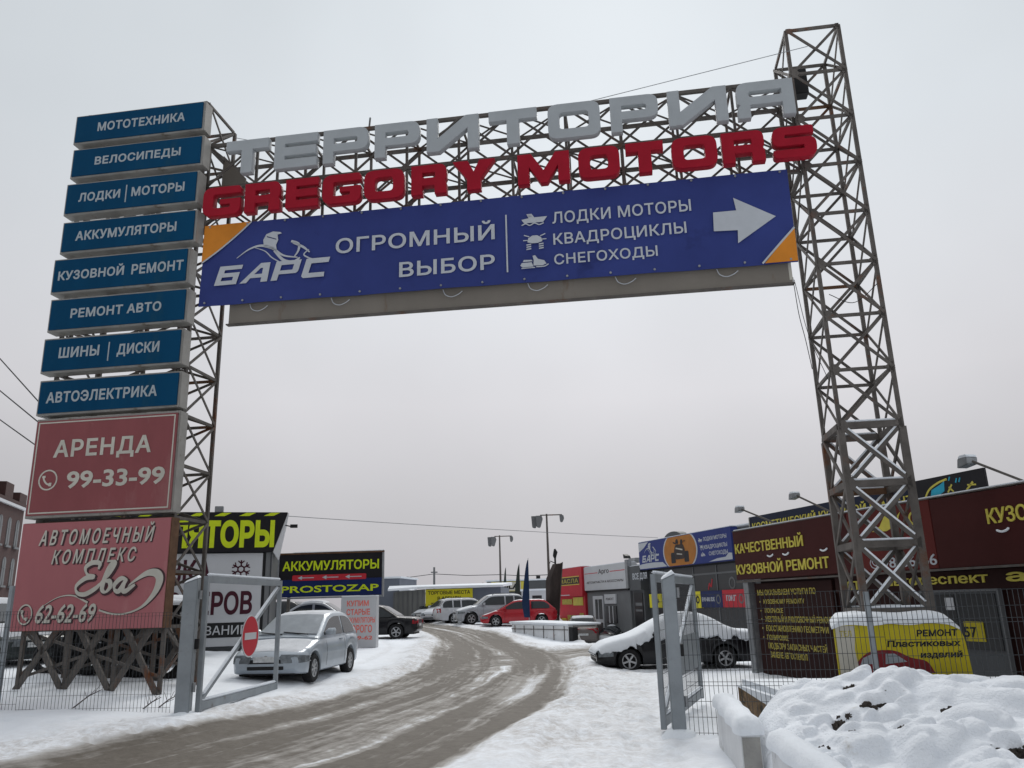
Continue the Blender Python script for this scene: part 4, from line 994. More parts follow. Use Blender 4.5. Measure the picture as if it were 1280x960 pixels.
def build_car(label, loc, rz, paint, L=4.4, W=1.74, H=1.44, wb=2.6, fo=.85, wr=.31, kind='sedan', snow=None, glass='glass', cat='car', group=None, spokes=5, plate=True, detail=1):
    c = Car(L, W, H, wb, fo, wr, kind); P = MT[paint]
    t = thing('parked_car', label, cat, loc, rz, group); M = WM[t]
    # body shell
    xs = sorted(set([round(v, 3) for v in lin(c.x0, c.x1, 40) + [c.x0 + .02, c.x0 + .05, c.x1 - .02, c.x1 - .05] + [s * wb / 2 + (wr + .055) * math.cos(k * math.pi / 12) for s in (1, -1) for k in range(13)]]))
    rings = []
    for i, x in enumerate(xs):
        g = c.ring(x); rings.append([(x, y, z) for y, z in g] + [(x, -y, z) for y, z in g[-2::-1]])
    mb = MB(); mb.loft(rings, closed=True); obj('body', mb, P, t, M, smooth=38)
    part('underbody', t, MT['plast'], lambda b: b.box(c.x0 + .15, c.x1 - .15, -W / 2 + .24, W / 2 - .24, .2, min(.62, c.bz - .2)), M)
    # cabin
    cx = lin(c.rb - .02, c.wsb + .05, 34); rings = []
    for x in cx:
        z = max(c.zr(x), c.bz - .035); b = c.bz - .06
        g = [(c.cw(x, b), b)] + [(c.cw(x, b + (z - .05 - b) * k) if z - .05 > b else c.cw(x, b), b + max(0, z - .05 - b) * k) for k in (.5, 1)]
        yr = c.cw(x, z); g += [(yr * .965, z - .012), (yr * .86, z), (yr * .4, z + .018), (0, z + .022)]
        rings.append([(x, y, zz) for y, zz in g] + [(x, -y, zz) for y, zz in g[-2::-1]])
    mb = MB(); mb.loft(rings, closed=True); obj('cabin', mb, P, t, M, smooth=40)
    GL = MT['glass' if glass == 'frost_front' else glass]
    if not (snow and snow[0] == 'thick'):
        # side windows
        bp = (c.rf + c.rr) / 2 - .06; pil = .045
        front, rear = c.wsb - .32, c.rb + (.3 if kind in ('sedan', 'hatch') else .22)
        segs = [(rear, bp - pil), (bp + pil, front)] if kind not in ('suv', 'wagon') else [(rear, rear + .62), (rear + .7, bp - pil + .1), (bp + pil + .1, front)]
        for sg in (1, -1):
            for a, b in segs:
                def fn(u, w, sg=sg, a=a, b=b):
                    zt_ = min(c.H - .1, c.zr(u) - .1); z = c.bz + .015 + (max(zt_, c.bz + .03) - c.bz - .015) * w
                    y = c.cw(u, z); return (u, sg * y, z), (0, sg, .2)
                obj('side_window', panel_loft(fn, lin(a, b, 8), lin(0, 1, 4), .007), MT['glass'] if glass == 'frost_front' else GL, t, M, smooth=60)
        def slope(x0, z0, x1, z1, sgn):
            def fn(u, w):
                x = x0 + (x1 - x0) * w; z = z0 + (z1 - z0) * w; hw_ = c.cw(x, z) * .9
                return (x, u * hw_, z + .02 * (1 - u * u)), (sgn, 0, .6)
            return fn
        fz = c.wsb - .05
        obj('windscreen', panel_loft(lambda u, w: ((lambda x: ((x, u * c.cw(x, c.zr(x)) * (.9 - .02 * w), c.zr(x) + .006 + .022 * (1 - u * u)), (.5, 0, .8)))(c.wsb - .07 - (c.wsb - c.rf - .1) * w)), lin(-1, 1, 9), lin(0, 1, 7), .01, .012), MT['frost'] if glass == 'frost_front' else GL, t, M, smooth=60)
        obj('rear_window', panel_loft(lambda u, w: ((lambda x: ((x, u * c.cw(x, c.zr(x)) * .88, c.zr(x) + .006 + .022 * (1 - u * u)), (-.7, 0, .6)))(c.rb + .05 + (c.rr - c.rb - .07) * w)), lin(-1, 1, 9), lin(.04, 1, 7), .01, .012), GL, t, M, smooth=60)
    # wheels
    for sx in (1, -1):
        for sg in (1, -1):
            Wm = M @ Matrix.Translation((sx * wb / 2, sg * (W / 2 - .125), wr)) @ Matrix.Rotation(-sg * math.pi / 2, 4, 'X')
            mb = MB(); mb.lathe([(wr * .66, -.09), (wr * .93, -.1), (wr, -.07), (wr, .07), (wr * .93, .1), (wr * .68, .1), (wr * .64, .085), (wr * .6, .03), (.001, .03)], 28)
            w = obj('wheel', mb, MT['tyre'], t, Wm, smooth=40)
            mb = MB(); ri = wr * .64
            mb.lathe([(ri, .088), (ri * .9, .092), (ri * .86, .06), (ri * .86, .04)], 28)
            mb.lathe([(.001, .085), (ri * .22, .085), (ri * .26, .06), (ri * .26, .035)], 16)
            for k in range(spokes):
                a = 2 * math.pi * k / spokes + .3; R_ = Matrix.Rotation(a, 4, 'Z')
                mb.add([R_ @ Vector(v) for v in [(ri * .15, -ri * .13, .04), (ri * .93, -ri * .17, .05), (ri * .93, ri * .17, .05), (ri * .15, ri * .13, .04), (ri * .15, -ri * .1, .082), (ri * .93, -ri * .12, .086), (ri * .93, ri * .12, .086), (ri * .15, ri * .1, .082)]], [(0, 3, 2, 1), (4, 5, 6, 7), (0, 1, 5, 4), (1, 2, 6, 5), (2, 3, 7, 6), (3, 0, 4, 7)])
            obj('rim', mb, MT['rim'], w, Wm, smooth=30)
    # lamps
    hz = c.zt(c.x1 - .12)
    for sg in (1, -1):
        def hl(u, w, sg=sg):     # wraps the front corner
            if u < .6: x = c.x1 - .45 + .41 * u / .6; z = hz - .25 + (.07 - .03 * u + (.1 + .1 * u) * w); return (x, sg * c.side(x, min(z, c.zt(x) - .05)), z), (.3, sg, .1)
            k = (u - .6) / .4; x = c.x1 - .03 + .03 * k; z = hz - .23 + .035 + .17 * w
            return (x + .01, sg * (c.side(c.x1 - .04, z) - .02 - k * W * .2), z), (1, sg * .2, .1)
        obj('headlight', panel_loft(hl, lin(0, 1, 8), lin(0, 1, 4), .012, .03), MT['lamp'], t, M, smooth=60)
        def tl(u, w, sg=sg):
            x = c.x0 + .2 - .19 * min(1, u / .5); k = max(0, u - .5) / .5; z = c.bz - .3 + (.17 if kind in ('sedan', 'hatch') else .26) * w
            return (x - (.012 if k else 0), sg * (c.side(max(x, c.x0 + .03), min(z, c.bz - .1)) - (.015 + k * W * (.13 if kind == 'sedan' else .06))), z), ((-1 if u > .5 else -.2), sg * (.3 if u > .5 else 1), 0)
        obj('tail_light', panel_loft(tl, lin(0, 1, 8), lin(0, 1, 4), .014, .03), MT['tail'], t, M, smooth=60)
        mx_ = c.wsb - .42
        def mir(b):
            y0 = c.side(mx_, c.bz); b.loft([[(mx_ + dx, sg * (y0 + yy), c.bz + .02 + zz) for dx, zz in ((-.04, 0), (.08 * k, .0), (.1 * k, .06), (.05 * k, .13 * k), (-.04, .14 * k))] for yy, k in ((.0, .6), (.06, 1), (.19, 1), (.215, .7))])
        part('mirror', t, P, mir, M, smooth=50)
        if detail:
            for xx in (c.rr + .05, (c.rf + c.rr) / 2 + .12):
                z = c.bz - .12; part('door_handle', t, P, lambda b: b.box(xx, xx + .17, min(sg * (c.side(xx, z) - .01), sg * (c.side(xx, z) + .022)), max(sg * (c.side(xx, z) - .01), sg * (c.side(xx, z) + .022)), z, z + .03), M, bevel=.006)
            for xx in ((c.rf + c.rr) / 2 - .06, c.wsb - .38):
                zs = lin(.3, c.bz - .03, 9)
                obj('door_seam', panel_loft(lambda u, w: ((xx + .008 * u, sg * c.side(xx, w), w), (0, sg, 0)), [0, 1], zs, .003, .006), MT['plast'], t, M)
    part('grille', t, MT['plast'], lambda b: (b.box(c.x1 - .02, c.x1 + .012, -W * .24, W * .24, hz - .2, hz - .12), b.box(c.x1 - .05, c.x1 + .012, -W * .24, W * .24, .31, .38)), M, bevel=.006)
    if plate:
        part('number_plate', t, MT['plate'], lambda b: b.box(c.x1, c.x1 + .022, -.26, .26, .46, .57), M, bevel=.003)
        part('number_plate', t, MT['plate'], lambda b: b.box(c.x0 - .014, c.x0, -.26, .26, c.bz - .4, c.bz - .29), M, bevel=.003)
    if kind in ('suv', 'wagon'):
        for sg in (1, -1): part('roof_rail', t, MT['plast'], lambda b: b.tube([(c.rf - .2, sg * c.cw(0, c.H) * .92, c.H + .0), (c.rf - .3, sg * c.cw(0, c.H) * .92, c.H + .06), (c.rr + .1, sg * c.cw(0, c.H) * .92, c.H + .06), (c.rr, sg * c.cw(0, c.H) * .92, c.H - .02)], .016, 6), M)
    rng = np.random.RandomState(int(abs(loc[0] * 31 + loc[1] * 7)) % 1000)
    def jag(x, s, sd): return float(vnoise(np.array(x + sd), np.array(sd * 3.7), s, 2))
    if snow and snow[0] == 'thin':       # dust of snow on roof, bonnet and boot
        th = snow[1]
        def top_patch(a, b, hwf, zf, k=18):
            rs = []
            for i, x in enumerate(lin(a, b, k)):
                w = hwf(x) * (1 + .05 * jag(x, .1, a + 3)); e = min(1, 8 * min(i, k - 1 - i) / k)
                rs.append([(x, y * w, zf(x, y) + q) for y, q in [(-1, -.004), (-.96, th * .5 * e), (-.8, th * e), (-.4, th * e), (0, th * e), (.4, th * e), (.8, th * e), (.96, th * .5 * e), (1, -.004)]])
            b_ = MB(); b_.loft(rs, closed=False, caps=False); return b_
        obj('snow_cover', top_patch(c.rr - .02, c.rf + .03, lambda x: c.cw(x, c.zr(x)) * .93, lambda x, y: c.zr(x) + .022 * (1 - abs(y) ** 2) - .012 * abs(y) ** 6), MT['snowd'], t, M, smooth=60)
        obj('snow_cover', top_patch(c.wsb + .1, c.x1 - .16, lambda x: c.hw(x) * .86, lambda x, y: c.zt(x) + .03 * (1 - abs(y) ** 1.5) - .012 * abs(y) ** 6), MT['snowd'], t, M, smooth=60)
        if kind == 'sedan': obj('snow_cover', top_patch(c.x0 + .1, c.rb - .06, lambda x: c.hw(x) * .84, lambda x, y: c.zt(x) + .03 * (1 - abs(y) ** 1.5) - .012 * abs(y) ** 6), MT['snowd'], t, M, smooth=60)
    if snow and snow[0] == 'thick':
        th = snow[1]; xs_ = lin(c.x0 - .05, c.x1 + .05, 120); sides = []
        prof = [(c.x0 - .05, c.bz - .16), (c.x0, c.bz + .0)] + [(x, max(c.zt(x), c.zr(x) if c.rb < x < c.wsb + .05 else 0)) for x in lin(c.x0 + .08, c.x1 - .06, 50)] + [(c.x1, c.zt(c.x1) + .05), (c.x1 + .05, c.zt(c.x1) + .0)]
        rs = []
        for x in xs_:
            cab = 1 if c.rb - .1 < x < c.wsb + .1 else 0
            zt_ = sum(lerp_prof(prof, x + d) for d in lin(-.28, .28, 9)) / 9
            w0 = c.hw(max(c.x0 + .05, min(c.x1 - .05, x))); ends = min(1, (x - c.x0 + .05) / .25, (c.x1 + .05 - x) / .3)
            tt = zt_ + th * math.sqrt(max(ends, 0)) + .02 * jag(x, .4, 5)
            def lower(sd):
                b_ = c.zt(x) - .14 if not cab else c.bz - .06
                ja = jag(x, .16, sd) * .12 + jag(x, .06, sd + 2) * .09 - max(0, jag(x, .3, sd + 4) - .1) * .5
                if x > c.wsb + .1: b_ = max(b_ - .02, .56)
                return min(b_ + ja, tt - .1)
            def half(sg, sd):
                lo = lower(sd); y_b = c.side(x, min(lo, c.bz - .03)) if c.x0 + .03 < x < c.x1 - .03 else w0 * .95
                pts = [(y_b + .004, lo), (y_b + .035, lo + .03), (w0 + .035, max(lo + .05, min(c.bz, tt - .1) - .05))]
                if cab and tt > c.bz + .25:
                    zz = tt - .09
                    pts += [(w0 * .95 + .06, c.bz + .05), (c.cw(x, (c.bz + zz) / 2) + .09, (c.bz + zz) / 2), (c.cw(x, min(zz, c.H)) + .03, zz), (c.cw(x, min(zz, c.H)) * .85, tt - .015)]
                else:
                    b2 = min(c.bz, tt - .06) ; pts += [(w0 * .99, tt - .085), (w0 * .96, tt - .06), (w0 * .9, tt - .03), (w0 * .75, tt - .008)]
                pts += [(w0 * .35, tt + .01)]
                return [(x, sg * y, z) for y, z in pts]
            rs.append(half(1, 11.3) + [(x, 0, tt + .014)] + half(-1, 23.1)[::-1])
        mb = MB(); mb.loft(rs, closed=True); obj('snow_cover', mb, MT['snow'], t, M, smooth=70)
    return t, c, M
C180 = math.pi
# light blue-silver hatchback by the left gate leaf
t, c, M = build_car('pale blue silver hatchback with frosted windscreen facing the gate on the left verge', (-5.03, 19.35, .24), R(-97), 'p_silver', 3.85, 1.64, 1.43, 2.36, .74, .29, 'hatch', ('thin', .02), 'frost_front', spokes=7)
part('wiper', t, MT['plast'], lambda b: (b.tube([(c.wsb - .02, .5, c.bz + .05), (c.wsb - .1, -.1, c.bz + .1)], .012, 5), b.tube([(c.wsb - .02, -.1, c.bz + .05), (c.wsb - .1, -.62, c.bz + .1)], .012, 5)), M)
shape('badge', ring(0, c.zt(c.x1 - .1) - .08, .05, .03, 14), t, MT['chrome'], M @ Matrix.Translation((c.x1 + .0, 0, 0)) @ Matrix.Rotation(math.pi / 2, 4, 'Z'), .0, .006)
# snow-buried black saloon on the right
build_car('black saloon buried under thick snow parked beside the brown repair shop', (4.3, 24.05, -.19), C180 + R(2), 'p_black', 4.68, 1.78, 1.42, 2.66, .88, .315, 'sedan', ('thick', .15))
build_car('black saloon with clean alloy wheel half hidden by the coral lettered board', (-6.62, 36.9, .37), C180 - R(3), 'p_black', 4.6, 1.84, 1.44, 2.75, .95, .32, 'sedan')
build_car('bright red hatchback parked on the far lot beyond the road bend', (.04, 47.9, .46), C180 - R(3), 'p_red', 4.35, 1.78, 1.45, 2.6, .88, .315, 'hatch', ('thin', .012))
build_car('pale silver off-roader with snowy bonnet parked behind the red hatchback', (-1.7, 50.6, .56), C180 + R(14), 'p_grey', 4.6, 1.85, 1.7, 2.7, .85, .36, 'suv', ('thin', .03))
build_car('white estate car with tall red tail lamp behind the silver off-roader', (-3.1, 54.2, .56), R(18), 'p_white', 4.6, 1.76, 1.55, 2.65, .9, .32, 'wagon', ('thin', .03))
build_car('pale lavender grey car behind the white estate car', (-4.9, 57.0, .6), C180 + R(60), 'p_grey', 4.3, 1.74, 1.5, 2.6, .85, .31, 'hatch', ('thin', .03), detail=0)
build_car('small dark car furthest left of the far parked row', (-5.8, 58.5, .62), C180 + R(62), 'p_dark', 4.0, 1.7, 1.42, 2.45, .8, .3, 'hatch', ('thin', .02), detail=0)
build_car('grey brown off-roader seen from behind beyond the low concrete wall', (3.55, 46.5, -.62), R(86), 'p_tan', 4.3, 1.74, 1.55, 2.6, .85, .33, 'suv', ('thin', .03), detail=0)
build_car('grey green car with snow-dusted roof in front of the grey shop', (5.35, 46.5, -.95), R(-140), 'p_green', 4.3, 1.72, 1.35, 2.55, .85, .31, 'sedan', ('thin', .05), detail=0)
build_car('distant grey car standing before the red shop front', (4.5, 58, -1.1), R(80), 'p_grey', 4.3, 1.74, 1.5, 2.6, .85, .31, 'wagon', ('thin', .03), detail=0)
build_car('dark hatchback patched with snow behind the left lattice tower', (-8.9, 20.9, .66), R(-75), 'p_dark', 4.2, 1.72, 1.46, 2.55, .85, .31, 'hatch', ('thin', .05))
build_car('silver saloon with its snowy roof showing between the two battery signs', (-7.95, 31.4, .5), C180 + R(2), 'p_grey', 4.5, 1.76, 1.5, 2.65, .9, .32, 'sedan', ('thin', .05))
build_car('dark car in the gloom beneath the battery billboard', (-9.6, 33.6, .6), C180 - R(4), 'p_dark', 4.5, 1.76, 1.48, 2.65, .9, .32, 'sedan', None, detail=0)
build_car('snow-topped grey car at the far left edge behind the fence post', (-12.9, 20.3, .62), R(-30), 'p_green', 4.3, 1.74, 1.5, 2.6, .85, .31, 'hatch', ('thin', .1), detail=0)

# ================================================================ right-hand shops
FB = frame((5.8417, 21.997), 163.5)      # brown shop fascia plane, s runs towards the viewer's right
t = fthing('repair_shop', 'long low dark brown body repair shop with yellow lettered fascia on the right', 'shop', FB, 6, -.2)
part('wall', t, MT['brownd'], lambda b: b.box(.62, 16, .32, 7.5, -.5, 2.3), FB)
part('fascia', t, MT['brown'], lambda b: b.box(0, 4.62, 0, .6, 2.17, 3.44), FB, bevel=.01)
part('fascia', t, MT['brownr'], lambda b: b.box(4.625, 7.0, 0.002, .6, 2.15, 3.43), FB, bevel=.01)
part('fascia', t, MT['brown'], lambda b: b.box(7.005, 16, 0, .6, 2.14, 3.42), FB, bevel=.01)
part('fascia_edge', t, MT['steel'], lambda b: (b.box(-.01, 16, -.02, .0, 2.1, 2.14), b.box(0, 16, -.012, -.001, 3.43, 3.45)), FB)
part('roof', t, MT['snow'], lambda b: b.box(.1, 16, .62, 7.6, 3.0, 3.3), FB, bevel=.05)
part('snow_strip', t, MT['snow'], lambda b: b.box(0, 16, .03, .5, 3.452, 3.485), FB, bevel=.01)
text('КАЧЕСТВЕННЫЙ', t, MT['gold'], FB, .09, 2.85, 3.04, 3.1, .0, .02, .02)
text('КУЗОВНОЙ РЕМОНТ', t, MT['gold'], FB, .06, 2.31, 3.89, 2.56, .0, .02, .02)
text('КУЗОВНОЙ РЕМОНТ', t, MT['gold'], FB, 8.26, 2.84, 11.4, 3.1, .0, .02, .02)
text('98-66-66', t, MT['white'], FB, 5.54, 2.22, 6.98, 2.43, .0, .01, .01)
phone_icon(t, MT['white'], FB, 5.32, 2.33, .11, .0, 1.3)
shape('emblem', [[(5.37, 2.96), (5.62, 3.05), (5.82, 3.28), (5.98, 3.1), (6.24, 3.28), (6.12, 3.08), (6.42, 2.97), (6.02, 3.02), (5.8, 2.94)]], t, MT['gold'], FB, .003)
shape('emblem', ring(6.6, 3.12, .14, .1, 20, 1.2), t, MT['gold'], FB, .003)
text('техно', t, MT['redp'], FB, 5.25, 2.64, 6.46, 2.83, .003, .006, .015)
for s in (3.64, 8.41, 2.2, 1.55):
    q = smooth_line([(s, 2.725), (s + .1, 2.69), (s + .2, 2.705), (s + .26, 2.74)])
    part('snow_lump', t, MT['snow'], lambda b: b.tube([(x, -.02, z) for x, z in q], [.008] + [.02] * (len(q) - 2) + [.008], 6), FB)
part('price_board', t, MT['brownd'], lambda b: b.box(.48, 3.6, .2, .3, -.5, 2.06), FB, bevel=.01)
for i, (tx, a, c, z0, z1) in enumerate([('МЫ ОКАЗЫВАЕМ УСЛУГИ ПО:', .6, 3.0, 1.76, 1.9), ('КУЗОВНОМУ РЕМОНТУ;', .84, 2.55, 1.55, 1.66), ('ПОКРАСКЕ;', .86, 1.66, 1.33, 1.44), ('ЖЕСТЯНЫЙ И РИХТОВОЧНЫЙ РЕМОНТ;', .84, 3.5, 1.11, 1.25), ('ВОССТАНОВЛЕНИЮ ГЕОМЕТРИИ;', .84, 3.32, .89, 1.03), ('ПОЛИРОВКЕ;', .84, 1.76, .68, .8), ('ПОДБОРУ ЗАПАСНЫХ ЧАСТЕЙ;', .86, 3.2, .47, .61), ('ЗАМЕНЕ АВТОСТЕКОЛ.', .9, 2.4, .26, .4)]):
    text(tx, t, MT['golda'], FB, a, z0, c, z1, -.2, .004, .02)
    if 0 < i < 6: text('✓' if False else '•', t, MT['golda'], FB, .66, z0, .72, z1, -.2, .004, .02, name='bullet')
part('corner_column', t, MT['galv'], lambda b: b.box(.12, .36, .1, .34, -.5, 2.1), FB, bevel=.01)
part('lower_fascia', t, MT['brownd'], lambda b: b.box(3.7, 16, .22, .3, 1.76, 2.09), FB)
text('автореспект', t, MT['gold'], FB, 5.3, 1.87, 7.84, 2.05, -.22, .02, .02)
text('авто', t, MT['gold'], FB, 8.22, 1.87, 9.9, 2.07, -.22, .02, .03)
text('СТО', t, MT['gold'], FB, 4.1, 1.82, 4.75, 2.0, -.22, .02, .02)
d = part('door', t, MT['greyw'], lambda b: b.box(6.2, 7.95, .24, .31, -.4, 1.72), FB, bevel=.01)
part('door_frame', d, MT['greyl2'], lambda b: (b.box(6.16, 6.2, .22, .3, -.4, 1.76), b.box(7.95, 7.99, .22, .3, -.4, 1.76), b.box(6.2, 7.95, .22, .3, 1.72, 1.76), b.box(7.02, 7.05, .225, .3, -.4, 1.7)), FB)
part('door_glass', d, MT['dark'], lambda b: (b.box(6.24, 7.0, .225, .239, .72, 1.68), b.box(7.08, 7.9, .225, .239, .72, 1.68)), FB)
part('house_number', t, MT['yelp'], lambda b: b.box(7.14, 7.56, .21, .2245, .86, 1.2), FB)
text('57', t, MT['blackp'], FB, 7.12, .93, 7.4, 1.12, -.209, .003, .03)
part('poster', t, MT['whitep'], lambda b: b.box(6.78, 6.98, .212, .2245, 1.4, 1.62), FB)
part('doorway_lamp_box', t, MT['galv'], lambda b: b.box(8.8, 8.95, .2, .318, 1.3, 1.5), FB)
part('window', t, MT['dark'], lambda b: b.box(9.2, 11, .28, .318, .2, 1.6), FB)
t2 = fthing('roof_board', 'dark navy strip sign lettered «КОСМЕТИЧЕСКИЙ КУЗОВНОЙ РЕМОНТ» above the brown fascia', 'sign', FB, 3.3, 3.3, None, -.8)
part('board', t2, MT['stripn'], lambda b: b.box(-.1, 6.05, .62, .7, 3.2, 3.84), FB, bevel=.005)
part('light_edge', t2, MT['cream'], lambda b: (b.box(-.1, 6.05, .606, .618, 3.46, 3.485), b.box(-.1, -.07, .606, .618, 3.485, 3.83)), FB)
text('КОСМЕТИЧЕСКИЙ КУЗОВНОЙ РЕМОНТ', t2, MT['gold'], FB, .05, 3.47, 5.95, 3.66, -.62, .012, .02, space=1.05)
t2 = fthing('roof_board', 'black roof board with yellow arc and teal drawing above the red brown fascia', 'sign', FB, 7.4, 3.3, None, -1.2)
RB = FB @ Matrix.Translation((-.72, .62, .02))
part('board', t2, MT['blackp'], lambda b: b.box(6.5, 8.5, 0, .06, 3.2, 3.9), RB, bevel=.005)
for lp, mk in (([stroke(smooth_line([(7.0, 3.52), (7.15, 3.68), (7.4, 3.78), (7.62, 3.82)]), .04)], 'gold'), ([[(7.15, 3.52), (7.2, 3.66), (7.42, 3.73), (7.55, 3.79), (7.52, 3.6), (7.35, 3.52)]], 'teal'),
               ([stroke([(7.6, 3.56), (7.72, 3.7)], .035), stroke([(7.74, 3.56), (7.64, 3.66)], .03), stroke([(8.05, 3.55), (8.22, 3.68)], .04), stroke([(8.08, 3.64), (8.28, 3.62)], .03)], 'gold'),
               ([stroke([(7.82, 3.72), (7.86, 3.8)], .03), stroke([(7.9, 3.72), (7.94, 3.8)], .03), stroke([(7.66, 3.78), (7.7, 3.85)], .03)], 'teal')):
    for q in lp: shape('drawing', [q], t2, MT[mk], RB, .0)
part('support', t2, MT['steel'], lambda b: (b.bar((6.7, .09, 3.25), (6.7, .09, 3.85), .05), b.bar((8.3, .09, 3.25), (8.3, .09, 3.85), .05)), RB)
def arm_flood(label, M, s, z, ln, rise, sd=-.45, K=.7):
    t = fthing('floodlight', label, 'floodlight', M, s, z, 'arm floodlights over the brown shop', -.3)
    a = Vector((s, .3, z)); e = a + Vector((-ln, sd, rise))
    part('arm', t, MT['steel'], lambda b: b.tube([a, e], .022, 8), M)
    H_ = M @ Matrix.Translation(e) @ Matrix.Scale(K, 4)
    part('housing', t, MT['galv'], lambda b: b.prism(fillet([(-.24, -.11), (.02, -.06, .03), (.04, .08, .03), (-.2, .07, .03)]), -.15, .13), H_, bevel=.01)
    part('lens', t, MT['lamp'], lambda b: b.prism([(-.25, -.1), (.02, -.062), (.02, -.075), (-.25, -.115)], -.13, .11), H_)
    part('snow_cap', t, MT['snow'], lambda b: b.prism(fillet([(-.2, .073), (.04, .083), (.02, .14, .04), (-.17, .13, .04)]), -.14, .12), H_, bevel=.02)
arm_flood('leftmost arm floodlight above the word КАЧЕСТВЕННЫЙ', FB, 1.75, 3.46, .95, .5)
arm_flood('arm floodlight above the dark navy roof strip, left of the lattice tower', FB, 3.9, 3.5, .7, .5)
arm_flood('arm floodlight seen through the lattice of the right tower', FB, 6.0, 3.5, .6, .45)
arm_flood('largest arm floodlight near the right edge with a snowy hood', FB, 9.0, 3.42, .72, .52, K=.85)

_c = Matrix.Translation((0, 0, CAM_H)); BS = _c @ Matrix.Scale(1.3, 4) @ _c.inverted() @ frame((6.87, 26.0), 163.5)     # shops stand well back beyond the yard, 1.3 times scale          # s negative to the left (further away)
t = fthing('sports_vehicle_shop', 'grey glazed shop carrying the blue fascia with an orange oval', 'shop', BS, -3, -.2)
part('wall', t, MT['greyw'], lambda b: b.box(-7.0, 3.5, .35, 7, -1.2, 2.9), BS)
part('roof', t, MT['snow'], lambda b: b.box(-6.9, 3.4, .4, 7, 3.92, 4.0), BS, bevel=.03)
part('parapet', t, MT['greyw'], lambda b: b.box(-6.98, 3.4, .3, .5, 2.9, 3.9), BS)
part('sign_panel', t, MT['banner'], lambda b: b.box(-7.0, -.02, .0, .25, 2.87, 3.93), BS, bevel=.006)
part('snow_strip', t, MT['snow'], lambda b: b.box(-7.0, -.02, .02, .22, 3.932, 3.96), BS, bevel=.01)
OV = -3.55
def oval(k): return [(OV + 1.22 * k * math.sin(a), 3.4 + .72 * k * math.cos(a)) for a in lin(0, 2 * math.pi, 49)[:-1]]
def clip(lp): return [(x, max(2.885, min(3.915, z))) for x, z in lp]
shape('oval_border', [clip(oval(1.07))], t, MT['white'], BS, .002)
shape('oval_print', [clip(oval(1.0))], t, MT['printo'], BS, .007)
for dx in (-.5, .5):
    shape('printed_vehicle', [fillet([(OV + dx - .17, 2.98, .06), (OV + dx + .17, 2.98, .06), (OV + dx + .17, 3.36, .08), (OV + dx - .17, 3.36, .08)])], t, MT['blackp'], BS, .0115)
shape('printed_vehicle', [fillet([(OV - .3, 3.1), (OV + .3, 3.1), (OV + .42, 3.4, .05), (OV + .3, 3.62, .08), (OV - .3, 3.62, .08), (OV - .42, 3.4, .05)])], t, MT['hull'], BS, .012)
shape('printed_vehicle', [stroke([(OV - .45, 3.72), (OV - .1, 3.62)], .05), stroke([(OV + .1, 3.62), (OV + .45, 3.72)], .05), disc(OV - .15, 3.72, .1, 12), disc(OV + .2, 3.7, .09, 12)], t, MT['blackp'], BS, .0165)
shape('printed_vehicle', [stroke([(OV - .25, 3.5), (OV + .25, 3.42)], .05), stroke([(OV - .2, 3.3), (OV + .2, 3.26)], .04)], t, MT['cream'], BS, .021)
wordmark(t, MT['white'], BS, -6.72, 3.14, .58, .62, .002)
rider(t, MT['white'], BS, lambda x, z: (-6.5 + (x - .75) * .68, 3.38 + (z - 8.45) * .68), .002)
shape('corner_print', [[(-6.98, 3.9), (-6.1, 3.9), (-6.5, 3.7), (-6.98, 3.55)]], t, MT['white'], BS, .002)
shape('corner_print', [smooth_line([(-6.95, 2.9), (-6.95, 3.06), (-5.9, 3.1), (-4.95, 3.07)], 4) + [(-4.6, 2.9)]], t, MT['white'], BS, .002)
shape('corner_print', [[(-1.55, 2.9), (-1.0, 2.98), (-.45, 3.0), (-.25, 3.12), (-.05, 3.1), (-.05, 2.9)]], t, MT['white'], BS, .002)
for tx, a, z in (('ЛОДКИ МОТОРЫ', -1.82, 3.6), ('КВАДРОЦИКЛЫ', -1.8, 3.33), ('СНЕГОХОДЫ', -1.5, 3.1)):
    text(tx, t, MT['white'], BS, a, z, -.3, z + .13, .002, .003, .02)
icons(t, MT['white'], BS, lambda x, z: (-2.2 + (x - 6.53) * .55 + (9.0 - z) * .15, 3.58 + (z - 8.74) * .55), .002)
part('cladding_joint', t, MT['plast'], lambda b: [b.box(s, s + .02, .342, .349, 2.0, 2.86) for s in lin(-6.5, 2.8, 12)] and b.box(-7, 3.4, .34, .348, 2.82, 2.86), BS)
part('sign_dome', t, MT['greyw'], lambda b: b.prism([(-4.6 + .72 * math.cos(a), 3.9 + .27 * math.sin(a)) for a in lin(0, math.pi, 17)], .3, .6), BS)
w = part('window', t, MT['dark'], lambda b: b.box(-4.9, 1.5, .32, .348, -.3, 2.8), BS)
part('mullion', w, MT['greyl2'], lambda b: [b.box(s, s + .05, .3, .319, -.3, 2.8) for s in (-4.9, -3.3, -1.7, -.1, 1.45)] and b.box(-4.84, 1.45, .302, .319, 2.5, 2.56), BS)
shape('window_sticker', ring(-.75, 2.18, .2, .14, 16), t, MT['greyl2'], BS, -.316)
shape('window_sticker', [stroke(smooth_line([(-2.3, 2.0), (-2.2, 2.2), (-2.1, 2.1), (-2.0, 2.35)]), .06)], t, MT['redp'], BS, -.316)
part('side_window', t, MT['dark'], lambda b: b.box(-6.6, -5.6, .33, .348, .3, 2.6), BS)
part('strip_sign', t, MT['navyp'], lambda b: b.box(-2.68, -1.25, .2, .3, 1.42, 1.96), BS, bevel=.005)
part('strip_sign', t, MT['redp'], lambda b: b.box(-1.24, .2, .2, .3, 1.42, 1.97), BS, bevel=.005)
part('strip_sign', t, MT['yel'], lambda b: b.box(-3.1, -2.69, .2, .3, 1.4, 1.96), BS, bevel=.005)
